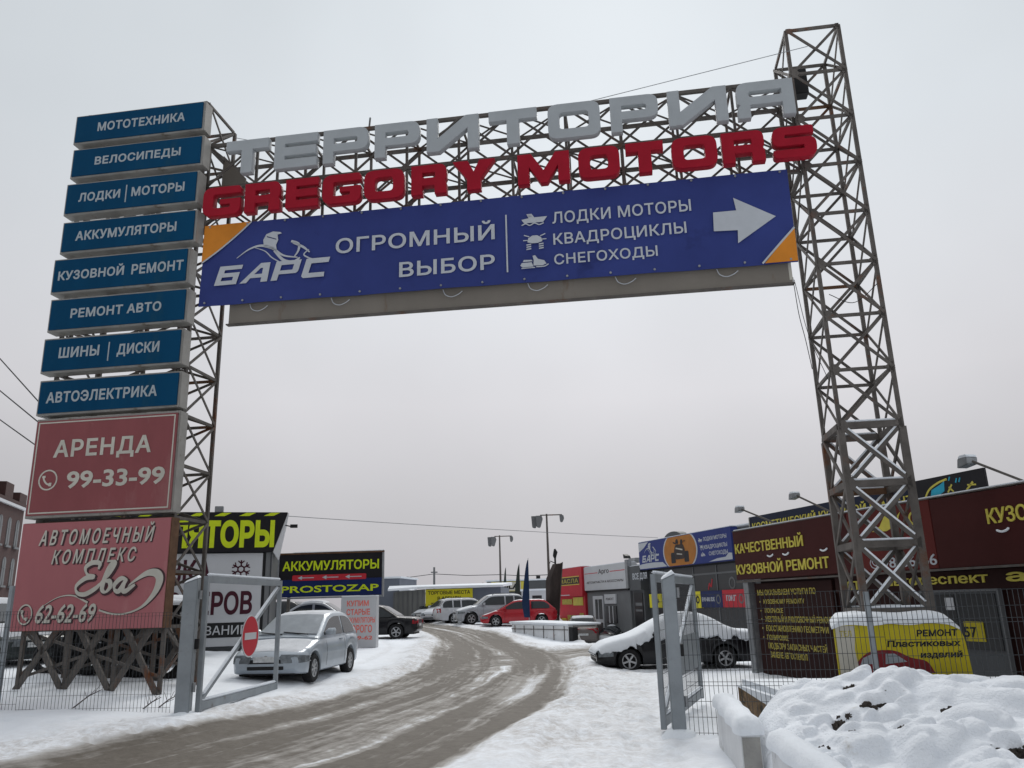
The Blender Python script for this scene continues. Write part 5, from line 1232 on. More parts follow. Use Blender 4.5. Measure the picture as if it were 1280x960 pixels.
part('strip_sign', t, MT['yel'], lambda b: b.box(-6.75, -5.7, .2, .3, 1.42, 1.93), BS, bevel=.005)
text('EVINRUDE', t, MT['white'], BS, -2.6, 1.62, -1.75, 1.76, -.2, .004, .04)
text('ПЖГ', t, MT['white'], BS, -1.0, 1.62, -.4, 1.8, -.2, .004, .04)
for s in (-1.5, -.1): shape('badge', ring(s, 1.68, .15, .1, 16), t, MT['greyl2'], BS, -.198)
text('24 ч', t, MT['blackp'], BS, -6.55, 1.6, -5.9, 1.75, -.2, .004, .03)
shape('badge', ring(-2.9, 1.68, .13, .07, 16), t, MT['blackp'], BS, -.198)

def front(name, label, s0, s1, z1, wallmat, signmat, zs0, dy=0, cat='shop'):
    t = fthing(name, label, cat, BS, (s0 + s1) / 2, 0, None, -dy)
    part('wall', t, MT[wallmat], lambda b: b.box(s0, s1, .12 + dy, 5 + dy, -1.2, zs0 + .02), BS)
    part('sign_panel', t, MT[signmat], lambda b: b.box(s0, s1, dy, .5 + dy, zs0, z1), BS, bevel=.008)
    part('roof', t, MT['snow'], lambda b: b.box(s0 + .05, s1 - .05, .55 + dy, 5 + dy, zs0, z1 - .08), BS, bevel=.03)
    part('snow_strip', t, MT['snow'], lambda b: b.box(s0, s1, .04 + dy, .45 + dy, z1 + .002, z1 + .03), BS, bevel=.01)
    return t
t = front('shop', 'narrow dark grey shop lettered «ВСЕ» between the white fascia and the blue one', -8.1, -7.02, 3.05, 'greyw', 'greyw', 2.1)
text('ВСЕ ДЛЯ', t, MT['white'], BS, -7.75, 2.52, -6.4, 2.77, .0, .005, .03)
part('window', t, MT['dark'], lambda b: b.box(-7.95, -7.15, .09, .118, .3, 2.0), BS)
part('window_print', t, MT['greyl2'], lambda b: (b.box(-7.8, -7.2, .08, .089, 1.5, 1.62), b.box(-7.8, -7.2, .08, .089, 1.28, 1.36)), BS)
t = front('shop', 'mid grey shop with a white fascia and a glazed door left of the covered car', -13.2, -8.35, 3.25, 'greyl2', 'whitep', 2.2)
part('gutter_pipe', t, MT['galv'], lambda b: b.box(-8.34, -8.12, -.05, .15, 2.2, 3.35), BS)
text('Арго', t, MT['hull'], BS, -11.4, 2.9, -10.2, 3.1, .0, .004, .02)
part('red_line', t, MT['redp'], lambda b: (b.box(-13.1, -11.5, -.004, 0, 2.94, 2.97), b.box(-10.1, -8.5, -.004, 0, 2.94, 2.97)), BS)
text('АВТОЗАПЧАСТИ И АКСЕССУАРЫ', t, MT['hull'], BS, -12.9, 2.5, -8.7, 2.6, .0, .004, .02)
part('painted_eave_shadow', t, MT['blackp'], lambda b: b.box(-13.2, -8.35, .05, .115, 2.12, 2.195), BS)  # black strip standing in for the shade under the fascia edge
d = part('door', t, MT['whitep'], lambda b: b.box(-12.4, -11.2, .06, .118, -.2, 1.95), BS, bevel=.01)
part('door_glass', d, MT['dark'], lambda b: (b.box(-12.1, -11.8, .05, .059, .95, 1.8), b.box(-12.1, -11.3, .05, .059, .1, .8), b.box(-11.7, -11.3, .05, .059, .95, 1.8)), BS)
part('window', t, MT['dark'], lambda b: b.box(-10.95, -9.8, .08, .118, .8, 1.5), BS)
part('window_frame', t, MT['whitep'], lambda b: (b.box(-10.6, -10.5, .068, .0799, .8, 1.5), b.box(-10.2, -10.12, .068, .0799, .8, 1.5)), BS)
part('notice_board', t, MT['whitep'], lambda b: b.box(-11.0, -9.75, .05, .118, 1.6, 2.0), BS, bevel=.005)
text('РЕМОНТ', t, MT['hull'], BS, -10.8, 1.75, -9.95, 1.85, -.05, .003, .02)
part('handrail', t, MT['galv'], lambda b: (b.tube([(-12.6, -.9, -.2), (-12.6, -.9, .75), (-10, -.9, .75), (-10, -.9, -.2)], .02, 6), b.bar((-12.6, -.9, .0), (-11.3, -.9, .75), .025), b.bar((-11.3, -.9, .75), (-10, -.9, 0), .025)), BS)
part('roof_fan', t, MT['galv'], lambda b: b.box(-9.4, -8.7, .6, 1.1, 3.26, 3.45), BS, bevel=.02)
part('security_lamp', t, MT['plast'], lambda b: b.prism([(-8.3, 3.4), (-8.0, 3.38), (-8.1, 3.5), (-8.35, 3.58)], -.1, .1), BS)
t = front('shop', 'red fronted shop with yellow price panels at the far end of the row', -16.9, -13.25, 3.32, 'redp', 'redp', 1.98, -.1)
part('print_panel', t, MT['hull'], lambda b: b.box(-16.5, -13.6, -.112, -.1, 2.55, 2.86), BS)
text('МАСЛА', t, MT['golda'], BS, -16.4, 2.6, -13.7, 2.8, .112, .004, .02)
for q in ((-16.5, -13.6, -.112, -.1005, 2.5, 2.54), (-16.5, -13.6, -.112, -.1005, 2.87, 2.91), (-14.8, -13.5, -.01, .018, 1.55, 1.92), (-16.6, -15.9, -.01, .018, .45, .95)):
    part('print_panel', t, MT['gold'], lambda b: b.box(*q), BS)
for q in ((-16.4, -14.95, -.005, .018, 1.6, 1.85), (-15.7, -14.6, -.005, .018, .4, 1.1), (-14.0, -13.5, -.005, .018, .35, 1.2)):
    part('print_panel', t, MT['golda'], lambda b: b.box(*q), BS)
part('white_line', t, MT['whitep'], lambda b: b.box(-16.7, -15, -.112, -.1005, 2.02, 2.06), BS)
part('doorway', t, MT['dark'], lambda b: b.box(-14.5, -14.1, -.005, .018, .1, 1.1), BS)

# ================================================================ left-hand signs and sheds
KI = frame((-7.51, 25.0), 77)
t = fthing('battery_kiosk', 'tall kiosk with lime lettering «АККУМУЛЯТОРЫ» on black above a white snowflake panel', 'kiosk', KI, -3, .5)
part('wall', t, MT['greyw'], lambda b: b.box(-6.2, .0, .1, 3.2, .2, 4.4), KI)
part('fascia', t, MT['blackp'], lambda b: b.prism([(-6.3, 3.49), (.02, 3.46), (.42, 4.66), (-6.4, 4.7)], -.12, .08), KI, bevel=.01)
part('fascia_end', t, MT['whitep'], lambda b: b.add([(.03, -.1, 3.46), (.43, -.1, 4.63), (.3, 1.6, 4.4), (.1, 1.6, 3.3), (.05, -.1, 3.46), (.45, -.1, 4.63), (.32, 1.6, 4.4), (.12, 1.6, 3.3)], [(0, 1, 2, 3), (7, 6, 5, 4), (0, 4, 5, 1), (1, 5, 6, 2), (2, 6, 7, 3), (3, 7, 4, 0)]), KI)
for i in range(8):
    a = .12 - i * .72; part('hazard_stripe', t, MT['yelg'], lambda b: b.prism([(a - .42, 4.55), (a - .12, 4.55), (a + .08, 4.65), (a - .2, 4.65)], -.1245, -.1205), KI)
text('АККУМУЛЯТОРЫ', t, MT['yelg'], KI, -5.95, 3.6, .05, 4.42, .12, .012, .06)
part('white_panel', t, MT['whitep'], lambda b: b.box(-6.1, -.26, -.02, .08, .75, 3.44), KI, bevel=.01)
part('panel_edge', t, MT['plast'], lambda b: b.box(-.255, -.2, -.015, .08, .7, 3.45), KI)
part('downpipe', t, MT['greyl2'], lambda b: b.box(-.17, -.05, -.01, .09, .5, 3.45), KI)
text('ЗАПРАВКА', t, MT['maroon'], KI, -5.0, 2.58, -1.72, 3.26, .021, .005, .035)
text('КОНДИЦИОНЕРОВ', t, MT['maroon'], KI, -6.0, 1.65, -.5, 2.32, .021, .005, .04)
part('dark_strip', t, MT['plast'], lambda b: b.box(-6.0, -.5, -.03, -.0205, 1.0, 1.42), KI)
text('ОБОРУДОВАНИЕ', t, MT['whitep'], KI, -3.6, 1.08, -.62, 1.34, .031, .004, .01)
fl = []
for k in range(6):
    a = k * math.pi / 3 + math.pi / 6; ca, sa = math.cos(a), math.sin(a)
    P_ = lambda r_, o_: (-.88 + ca * r_ - sa * o_, 2.96 + sa * r_ + ca * o_)
    for lp in (stroke([P_(.1, 0), P_(.27, 0)], .045), stroke([P_(.17, 0), P_(.25, .09)], .035), stroke([P_(.17, 0), P_(.25, -.09)], .035)): fl.append(lp)
for lp in fl: shape('snowflake_symbol', [lp], t, MT['maroon'], KI, .021)
shape('snowflake_symbol', ring(-.88, 2.96, .115, .07, 16), t, MT['maroon'], KI, .021)
part('roof', t, MT['snow'], lambda b: b.box(-6.2, .0, .1, 3.2, 4.42, 4.52), KI, bevel=.03)
part('roof_lamp', t, MT['galv'], lambda b: (b.box(-1.75, -1.5, -.05, .1, 4.68, 4.86), b.box(-1.65, -1.6, .0, .05, 4.6, 4.7)), KI, bevel=.01)
part('camera', t, MT['plast'], lambda b: (b.tube([(.3, .2, 4.3), (.62, .1, 4.22)], .02, 6), b.box(.5, .72, .02, .14, 4.2, 4.3)), KI)
BB = frame((-8.72, 30.0), 92)
t = fthing('billboard', 'framed billboard «АККУМУЛЯТОРЫ» with red arrow band on blue and black', 'billboard', BB, 1.9, .5)
part('panel', t, MT['blackp'], lambda b: b.box(0, 3.8, 0, .08, 2.78, 3.68), BB)
part('panel', t, MT['navyp'], lambda b: b.box(0, 3.8, 0.003, .08, 2.17, 2.779), BB)
part('frame', t, MT['rustbar'], lambda b: b.box(-.06, 3.86, -.02, .1, 3.68, 3.74), BB)
part('frame', t, MT['galv'], lambda b: (b.box(-.06, 0, -.02, .1, 2.1, 3.68), b.box(3.8, 3.86, -.02, .1, 2.1, 3.68), b.box(0, 3.8, -.02, .1, 2.1, 2.16)), BB)
part('snow_strip', t, MT['snow'], lambda b: b.box(.5, 3.86, -.02, .1, 3.742, 3.765), BB)
text('АККУМУЛЯТОРЫ', t, MT['yelg'], BB, .12, 3.1, 3.68, 3.44, .001, .006, .03)
part('arrow_band', t, MT['redp'], lambda b: b.prism(fillet([(.5, 2.74, .05), (3.22, 2.74, .05), (3.22, 2.94, .05), (.5, 2.94, .05)]), -.008, -.001), BB)
for s in (.7, 1.6, 2.45):
    shape('arrow', [[(s, 2.84), (s + .16, 2.91), (s + .16, 2.855), (s + .6, 2.855), (s + .6, 2.825), (s + .16, 2.825), (s + .16, 2.77)]], t, MT['white'], BB, .009)
text('PROSTOZAP', t, MT['yelg'], BB, .1, 2.32, 3.68, 2.57, .0, .006, .025)
for s in (.3, 3.5): part('post', t, MT['steel'], lambda b: b.box(s, s + .1, .1, .2, .2, 3.6), BB)
KU = frame((-6.08, 28.5), 95)
t = fthing('folding_board', 'grey white standing board with coral lettering «КУПИМ СТАРЫЕ АККУМУЛЯТОРЫ ДОРОГО»', 'sign', KU, .6, .55)
part('panel', t, MT['whitep'], lambda b: b.box(0, 1.24, -.05, .3, .42, 2.1), KU, bevel=.01)
part('snow_strip', t, MT['snow'], lambda b: b.box(0, 1.24, -.05, .3, 2.102, 2.14), KU, bevel=.012)
for tx, a, z0, c, z1 in (('КУПИМ', .21, 1.79, .97, 1.98), ('СТАРЫЕ', .2, 1.5, 1.02, 1.7), ('АККУМУЛЯТОРЫ', .17, 1.24, 1.2, 1.42), ('ДОРОГО', .22, .92, 1.1, 1.17), ('99-62', .45, .69, 1.12, .82)):
    text(tx, t, MT['pinkp'], KU, a, z0, c, z1, .05, .004, .03)

SH = frame((-6.48, 58.0), 95)
t = fthing('storage_shed', 'long low corrugated shed with a yellow rental banner and snowy roof', 'shed', SH, 1.5, .7)
part('wall', t, MT['shedb'], lambda b: b.box(0, 5.3, .02, 6, .4, 2.86), SH)
part('banner_panel', t, MT['yel'], lambda b: b.box(.0, 3.33, -.03, .0, .95, 2.82), SH)
text('ТОРГОВЫЕ МЕСТА', t, MT['blackp'], SH, .17, 2.46, 3.16, 2.7, .03, .004, .03)
text('В АРЕНДУ', t, MT['blackp'], SH, .85, 2.08, 2.5, 2.32, .03, .004, .03)
text('т. 99-33-99', t, MT['blackp'], SH, .2, 1.8, 1.6, 1.93, .03, .004, .02)
def corr(b):
    P0_, P1_ = Vector((-3.6, 5.9)), Vector((-.02, .0)); n = 44; ln = (P1_ - P0_).length; d_ = (P1_ - P0_) / ln; nn_ = Vector((d_.y, -d_.x))
    prev = None; vs = []; fs = []
    for i in range(n * 4 + 1):
        s = ln * i / (n * 4); o = (.06 if (i // 2) % 2 else 0) ; q = P0_ + d_ * s - Vector((.8, .6)) * o
        vs += [(q.x, q.y, .3), (q.x, q.y, 2.85)]
        if i: fs.append((2 * i - 2, 2 * i, 2 * i + 1, 2 * i - 1))
    b.add(vs, fs)
part('side_wall', t, MT['shed'], corr, SH)
for k in range(7):
    q = Vector((-3.6, 5.9)).lerp(Vector((-.02, 0)), k / 6.3)
    part('wall_post', t, MT['greyl2'], lambda b: b.box(q.x - .12, q.x + .02, q.y - .12, q.y - .02, .3, 2.8), SH)
part('roof', t, MT['snow'], lambda b: b.add([(-.5, -.5, 2.87), (5.5, -.4, 2.85), (5.5, 6.5, 3.1), (-4.2, 6.5, 3.1), (-4.1, 5.6, 2.9), (-.5, -.5, 3.02), (5.5, -.4, 3.0), (5.5, 6.5, 3.3), (-4.2, 6.5, 3.3), (-4.1, 5.6, 3.05)], [(4, 3, 2, 1, 0), (5, 6, 7, 8, 9), (0, 1, 6, 5), (1, 2, 7, 6), (2, 3, 8, 7), (3, 4, 9, 8), (4, 0, 5, 9)]), SH)
def simple_house(name, label, P, az, w, dpt, z0, z1, mat, roofsnow=True, cat='building'):
    M = frame(P, az); t = fthing(name, label, cat, M, w / 2, z0)
    part('wall', t, MT[mat], lambda b: b.box(0, w, 0, dpt, z0 - .5, z1), M)
    if roofsnow: part('roof', t, MT['snow'], lambda b: b.box(-.15, w + .15, -.15, dpt + .15, z1 + .002, z1 + .15), M, bevel=.04)
    return t, M
t, M = simple_house('store', 'plain grey flat-roofed block behind the battery billboard', (-12.6, 66), 96, 3.2, 6, .8, 3.9, 'shedb')
part('awning', t, MT['snow'], lambda b: b.prism([(3.3, 2.9), (6.2, 2.5), (6.2, 2.62), (3.3, 3.1)], -.5, 4), M)
t, M = simple_house('store', 'dark far store with a pale yellow strip sign and black lettering', (-3.0, 80), 92, 6.6, 8, .9, 3.8, 'greyw')
part('strip_sign', t, MT['gold'], lambda b: b.box(.45, 3.9, -.1, 0, 2.85, 3.75), M)
part('strip_sign', t, MT['cream'], lambda b: b.box(.9, 3.3, -.115, -.1005, 2.9, 3.7), M)
text('SOLA', t, MT['blackp'], M, 1.05, 3.05, 3.1, 3.55, .115, .01, .05)
part('roof_vent', t, MT['plast'], lambda b: b.box(4.8, 5.2, .5, .9, 3.95, 4.25), M)
part('window', t, MT['dark'], lambda b: b.box(.5, 6.2, -.03, 0, 1.3, 2.5), M)
t, M = simple_house('pale_hut', 'small pale hut at the far end of the lot behind the navy flag', (.3, 70), 92, 2.6, 4, .9, 2.7, 'whitep')
part('window', t, MT['dark'], lambda b: b.box(.9, 1.7, -.02, 0, 1.5, 2.3), M)

# brick building far left
BK = frame((-24.05, 32.0), -16.5)
t = fthing('brick_building', 'dark red brick building with pale arched windows and stepped parapet at the far left', 'building', BK, 7, 1)
LN = 14.6
part('wall', t, MT['brick'], lambda b: b.box(0, LN, 0, 12, 0, 7.6), BK)
part('cornice', t, MT['whitep'], lambda b: b.box(-.1, LN + .12, -.14, .0, 7.6, 7.75), BK)
part('cornice', t, MT['brick'], lambda b: b.box(-.05, LN + .08, -.1, 12, 7.755, 7.95), BK)
for i in range(6): part('parapet_block', t, MT['brick'], lambda b: b.box(LN - 1.3 - i * 2.6, LN - i * 2.6 + .05, -.05, .5, 7.951, 8.5 + .25 * (i % 2)), BK)
for r_, (z0, z1) in enumerate(((5.5, 7.0), (3.4, 4.9))):
    for i in range(8):
        s = LN - .9 - i * 1.5
        w = part('window', t, MT['greyl2'], lambda b: b.prism([(s - .3, z0), (s + .3, z0), (s + .3, z1 - .3)] + [(s + .3 * math.cos(a), z1 - .3 + .3 * math.sin(a)) for a in lin(.3, 2.84, 6)] + [(s - .3, z1 - .3)], -.03, .02), BK)
        part('window_frame', w, MT['greyl2'], lambda b: (b.box(s - .03, s + .03, -.045, -.031, z0, z1 - .02), b.box(s - .29, s + .29, -.045, -.0315, z0 + .9, z0 + .95), b.box(s - .42, s + .42, -.12, -.031, z0 - .1, z0)), BK)
part('plinth_band', t, MT['greyw'], lambda b: b.box(-.05, LN + .05, -.06, 0, 0, 1.9), BK)

# ================================================================ small and distant things
def lamp_mast(label, x, y, h, arm, hl):
    z = gz(x, y); t = thing('light_mast', label, 'light mast', (x, y, z), 0, 'twin floodlight masts'); M = WM[t]
    part('pole', t, MT['steel'], lambda b: b.tube([(0, 0, -.3), (0, 0, h * .5), (.0, 0, h)], [.1, .085, .06], 10), M)
    part('crossarm', t, MT['steel'], lambda b: b.bar((-arm * .42, 0, h - .08), (arm, 0, h - .08), .07), M)
    for xx, k, n_ in ((-arm * .45, 1.25, 2), (arm, .8, 1)):
        for q in range(n_):
            xq = xx - .3 * q
            part('floodlight', t, MT['greyl2'], lambda b: b.prism(fillet([(xq - .22 * k, h - .12), (xq + .1 * k, h - .12, .05), (xq + .16 * k, h - .35, .05), (xq + .02, h - .75 * k, .1), (xq - .18 * k, h - .7 * k, .08)]), -.2 + .25 * q, .15 + .25 * q), M, bevel=.02)
lamp_mast('nearer and taller twin floodlight mast right of the bend', 2.1, 55, 6.75, 1.05, 1)
lamp_mast('farther and shorter twin floodlight mast above the shed', -1.45, 70, 6.5, 1.05, 1)
def feather(label, x, y, h, w, mat):
    z = gz(x, y); t = thing('feather_flag', label, 'flag', (x, y, z), 0, 'furled feather flags'); M = WM[t]
    part('pole', t, MT['galv'], lambda b: b.tube([(0, 0, -.2), (0, 0, h * .6), (.04, 0, h + .1)], [.025, .02, .01], 6), M)
    def cl(b):
        rs = []
        for i in range(15):
            k = i / 14; zz = .55 + (h - .55) * k; ww = w * (1 - k) ** .75 * (.45 + .55 * min(1, k * 3 + .2)) + .012
            sw = .05 * math.sin(k * 5); rs.append([(.03 - ww + sw * .3, -.05 + .03 * math.sin(k * 9), zz), (.03 - ww * .4, -.12 * (1 - k) - .015, zz), (.045, -.03, zz), (.05, .03, zz), (.03 - ww * .5, .09 * (1 - k) + .02, zz)])
        b.loft(rs)
    part('cloth', t, MT[mat], cl, M, smooth=60)
feather('largest navy feather flag standing in front of the red hatchback', .56, 44.5, 3.55, .5, 'flag')
feather('grey green furled flag between the two masts', .1, 55, 3.5, .5, 'flagg')
feather('thin distant furled flag left of the grey green one', -.95, 65, 3.55, .35, 'flagg')
# dark upright hull-shaped display
t = thing('boat_display', 'tall dark brown boat hull stood upright beside the red shop', 'boat', (2.0, 48.5, .4), 0); M = WM[t]
def hullfn(b):
    rs = []
    for i in range(14):
        k = i / 13; z = .0 + 3.5 * k; lft = -.42 + .1 * k + .42 * max(0, k - .75) / .25 * (k > .75); rgt = .28 + .38 * k
        if k > .9: lft = min(lft, rgt - .05)
        rs.append([(lft, 0, z), ((lft * .7 + rgt * .3), -.3, z), ((lft * .3 + rgt * .7), -.22, z), (rgt, .0, z + .25 * max(0, k - .7)), ((lft + rgt) / 2, .28, z)])
    b.loft(rs)
part('hull', t, MT['hull'], hullfn, M, smooth=50)
part('gunwale', t, MT['steel'], lambda b: b.tube([(.3, -.02, 0), (.48, -.02, 1.8), (.68, -.02, 3.6)], .035, 6), M)
t = thing('stub_pole', 'short dark pole with a round head rising behind the upright boat hull', 'pole', (2.42, 52, .5), 0)
part('shaft', t, MT['plast'], lambda b: b.tube([(0, 0, 0), (0, 0, 3.9), (-.02, 0, 4.05), (.04, 0, 4.3), (0, 0, 4.5)], [.07, .06, .12, .14, .05], 8), WM[t], smooth=60)
part('bracket', t, MT['plast'], lambda b: b.tube([(-.0, 0, 3.6), (-.3, 0, 3.75), (-.35, 0, 3.6)], .03, 6), WM[t])
# low wall before the red car
wl = frame((-.34, 40.0), math.degrees(math.atan2(2.46, -4.0)))
M = wl; LNW = math.hypot(2.46, 4)
t = fthing('low_wall', 'low pale concrete wall stained grey holding the far car lot', 'wall', M, LNW / 2, .1)
part('concrete', t, MT['conc2'], lambda b: b.prism([(0, .0), (LNW, -.3), (LNW, .73), (0, .78)], 0, .25), M, bevel=.01)
part('end_plate', t, MT['plast'], lambda b: b.box(LNW + .002, LNW + .28, .02, .3, -.3, .68), M)
part('snow_cap', t, MT['snow'], lambda b: b.prism([(-.2, .785), (LNW, .735), (LNW, .82), (-.2, .9)], -.05, 1.8), M, bevel=.03)
part('railing', t, MT['steel'], lambda b: [b.box(s, s + .02, -.03, -.005, .05, .72) for s in lin(.3, LNW - .3, 6)] and b.box(0, LNW, -.032, -.006, .55, .575), M)
# utility poles and a distant tree
for lb, x, y, h in (('thin distant pole behind the shed roof, left one', -10.7, 80, 4.5), ('taller distant pole with crossarm behind the shed', -7.6, 75, 5.1), ('short distant pole right of the bare tree', -3.2, 90, 4.2)):
    t = thing('utility_pole', lb, 'pole', (x, y, .9), 0, 'distant utility poles')
    part('shaft', t, MT['greyl2'], lambda b: b.tube([(0, 0, 0), (0, 0, h - .9)], [.12, .09], 8), WM[t])
    if h > 5: part('crossarm', t, MT['greyl2'], lambda b: b.box(-.3, .3, -.05, .05, h - 1.4, h - 1.3), WM[t])
def bare_tree(label, x, y, h, seed):
    rng = random.Random(seed); z = gz(x, y); t = thing('bare_tree', label, 'tree', (x, y, z), 0, 'distant bare trees')
    tw = MB(); tr = MB()
    tr.tube([(0, 0, -.2), (.05, 0, h * .35), (0, 0, h * .6)], [.16, .12, .07], 8)
    def br(p, d, l, r, n):
        q = p + d * l; tw.tube([p, p.lerp(q, .5) + Vector((rng.uniform(-.05, .05), rng.uniform(-.05, .05), 0)) * l, q], [r, r * .8, r * .55], 5, False)
        if n:
            for _ in range(4 if n > 1 else 5):
                dd = (d + Vector((rng.uniform(-.8, .8), rng.uniform(-.8, .8), rng.uniform(-.2, .7)))).normalized(); br(p.lerp(q, rng.uniform(.4, 1)), dd, l * rng.uniform(.5, .75), r * .6, n - 1)
    for _ in range(7): br(Vector((0, 0, h * rng.uniform(.3, .6))), Vector((rng.uniform(-.9, .9), rng.uniform(-.9, .9), rng.uniform(.4, 1))).normalized(), h * .28, .05, 3)
    obj('trunk', tr, MT['bark'], t, WM[t]); obj('crown', tw, MT['bark'], t, WM[t])
bare_tree('left of the two small bare trees behind the shed', -7.6, 112, 4.0, 1)
bare_tree('right of the two small bare trees behind the shed', -5.2, 112, 3.6, 4)

# wires
GW = 'overhead wires'
cable('overhead_wire', 'highest of the three wires sloping down at the left edge', sag((-42.07, 45.0, 28.84), (-9.25, 16.85, 5.16), .05), .016, 'cable', 'wire', GW)
cable('overhead_wire', 'middle of the three wires sloping down at the left edge', sag((-41.01, 45.0, 23.38), (-9.23, 16.85, 4.99), .05), .016, 'cable', 'wire', GW)
cable('overhead_wire', 'lowest of the three wires sloping down at the left edge', sag((-40.43, 45.0, 20.37), (-9.18, 16.85, 4.55), .05), .015, 'cable', 'wire', GW)
cable('overhead_wire', 'faint long wire crossing the sky from the battery kiosk towards the shops', sag((-7.18, 25.2, 4.57), (7.12, 41.0, 4.72), .05), .011, 'galv', 'wire', GW)
cable('overhead_wire', 'lower wire running above the shed roof between the far poles', [Vector(q) for q in ((-10.7, 80, 4.42), (-7.6, 75, 4.5), (-4.5, 72.5, 4.2), (-1.45, 70, 4.1), (.4, 62, 3.7), (2.1, 55, 3.5))], .03, 'cable', 'wire', GW)

# tyres heaped behind the left tower base
def torus_tyre(mb, r, w, M):
    mb.lathe([(r * .6, -w * .35), (r * .7, -w * .5), (r * .93, -w * .5), (r, -w * .3), (r, w * .3), (r * .93, w * .5), (r * .7, w * .5), (r * .6, w * .35), (r * .6, -w * .35)], 20, M)
rng = random.Random(11)
spots = []
for i in range(27):
    s = -3.95 + (i % 9) * .335 + (.2 if i // 9 == 1 else 0); lay = i // 9
    spots.append((s, 1.75 + .3 * rng.random() + lay * .12, .26 + lay * .4 + rng.uniform(-.03, .06), rng.uniform(-.7, .7), rng.uniform(-.45, .45)))
def base_spot(s, y): p = G @ Vector((s, y, 0)); return p, gz(p.x, p.y)
TP = None
for i, (s, y, z, a, b_) in enumerate(spots):
    p, g = base_spot(s, y)
    W = Matrix.Translation((p.x, p.y, g + z)) @ Matrix.Rotation(R(-8) + a, 4, 'Z') @ Matrix.Rotation(math.pi / 2 + b_, 4, 'X')
    mb = MB(); torus_tyre(mb, .33 + .03 * (i % 3), .22, W)
    o = obj('tyre', mb, MT['tyre'], None, I4, smooth=50)
    rowd = ('lower', 'middle', 'upper')[i // 9]
    setp(o, 'dark old tyre in the %s row of the heap behind the left tower base' % rowd, 'tyre', 'heaped tyres in the %s row' % rowd)
for i in range(3):
    p, g = base_spot(-3.4 + i * .95, 2.05); 
    W = Matrix.Translation((p.x, p.y, g + 1.33 + .03 * i)) @ Matrix.Rotation(.2 * i, 4, 'Z')
    mb = MB(); mb.loft([[(q * (.45 + .1 * i) * math.cos(k * math.pi / 7), q * .2 * math.sin(k * math.pi / 7), zz) for k in range(14)] for q, zz in ((1, 0), (1.02, .04), (.7, .1), (.1, .13))])
    o = obj('snow_patch', mb, MT['snow'], None, W, smooth=60); setp(o, 'snow patch resting on the tyre heap, %s one' % ('left', 'middle', 'right')[i], 'snow', None)

# ---- concrete blocks, timber bed, snow heap on the right
def block(label, a, b, w, z0, z1):
    A, B_ = Vector(a), Vector(b); az = math.degrees(math.atan2(B_.x - A.x, B_.y - A.y)); M = frame(a, az); ln = (B_ - A).length
    t = fthing('concrete_block', label, 'concrete block', M, ln / 2, z0, 'concrete barrier blocks'); 
    part('block', t, MT['conc2'], lambda m_: m_.add([(0, -w / 2, z0), (ln, -w / 2, z0), (ln, w / 2, z0), (0, w / 2, z0), (0, -w * .42, z1), (ln, -w * .42, z1), (ln, w * .42, z1), (0, w * .42, z1)], [(0, 3, 2, 1), (4, 5, 6, 7), (0, 1, 5, 4), (1, 2, 6, 5), (2, 3, 7, 6), (3, 0, 4, 7)]), M, bevel=.015)
    part('end_face', t, MT['concrete'], lambda m_: m_.box(-.006, -.001, -w * .4, w * .4, z0 + .02, z1 - .04), M)
    def sc(m_):
        rs = []
        for i in range(24):
            s = -.04 + (ln + .08) * i / 23; e = math.sqrt(max(0, min(1, (s + .05) / .12, (ln + .05 - s) / .12))); k = w * .5 + .03 + .012 * math.sin(s * 9)
            rs.append([(s, -k * (.7 + .3 * e), z1 - .02 - .015 * math.sin(s * 13)), (s, -k * 1.02 * (.7 + .3 * e), z1 + .04), (s, -k * .75, z1 + .1 * e + .02), (s, 0, z1 + .15 * e + .012 * math.sin(s * 5)), (s, k * .75, z1 + .1 * e + .02), (s, k * 1.02 * (.7 + .3 * e), z1 + .04), (s, k * (.7 + .3 * e), z1 - .02)])
        m_.loft(rs)
    part('snow_cap', t, MT['snow'], sc, M, smooth=70)
block('farther snow-capped concrete block beside the right gate post', (2.3, 8.72), (2.62, 11.1), .22, -.3, .42)
block('nearer snow-capped concrete block running out of the bottom edge', (2.24, 5.4), (2.5, 8.42), .22, -.3, .36)
TBX = frame((3.05, 11.0), 96)
t = fthing('timber_bed', 'snow-covered low bed with a weathered brown timber end behind the wire fence', 'planter', TBX, 1.5, 0)
part('side_board', t, MT['wood'], lambda b: (b.prism([(0, -.2), (4.5, -.2), (4.5, .42), (0, .46)], 1.6, 1.68), b.add([(.4, .1, -.2), (0, 1.62, -.2), (0, 1.62, .46), (.4, .1, .42), (.46, .1, -.2), (.06, 1.62, -.2), (.06, 1.62, .46), (.46, .1, .42)], [(0, 1, 2, 3), (7, 6, 5, 4), (0, 4, 5, 1), (1, 5, 6, 2), (2, 6, 7, 3), (3, 7, 4, 0)])), TBX)
part('snow_cap', t, MT['snow'], lambda b: b.add([(.42, .0, .1), (4.5, -.3, .1), (4.5, 1.7, .3), (-.04, 1.7, .4), (.42, .0, .5), (4.5, -.3, .45), (4.5, 1.75, .53), (-.04, 1.75, .57)], [(0, 3, 2, 1), (4, 5, 6, 7), (0, 1, 5, 4), (1, 2, 6, 5), (2, 3, 7, 6), (3, 0, 4, 7)]), TBX, bevel=.08, smooth=80)

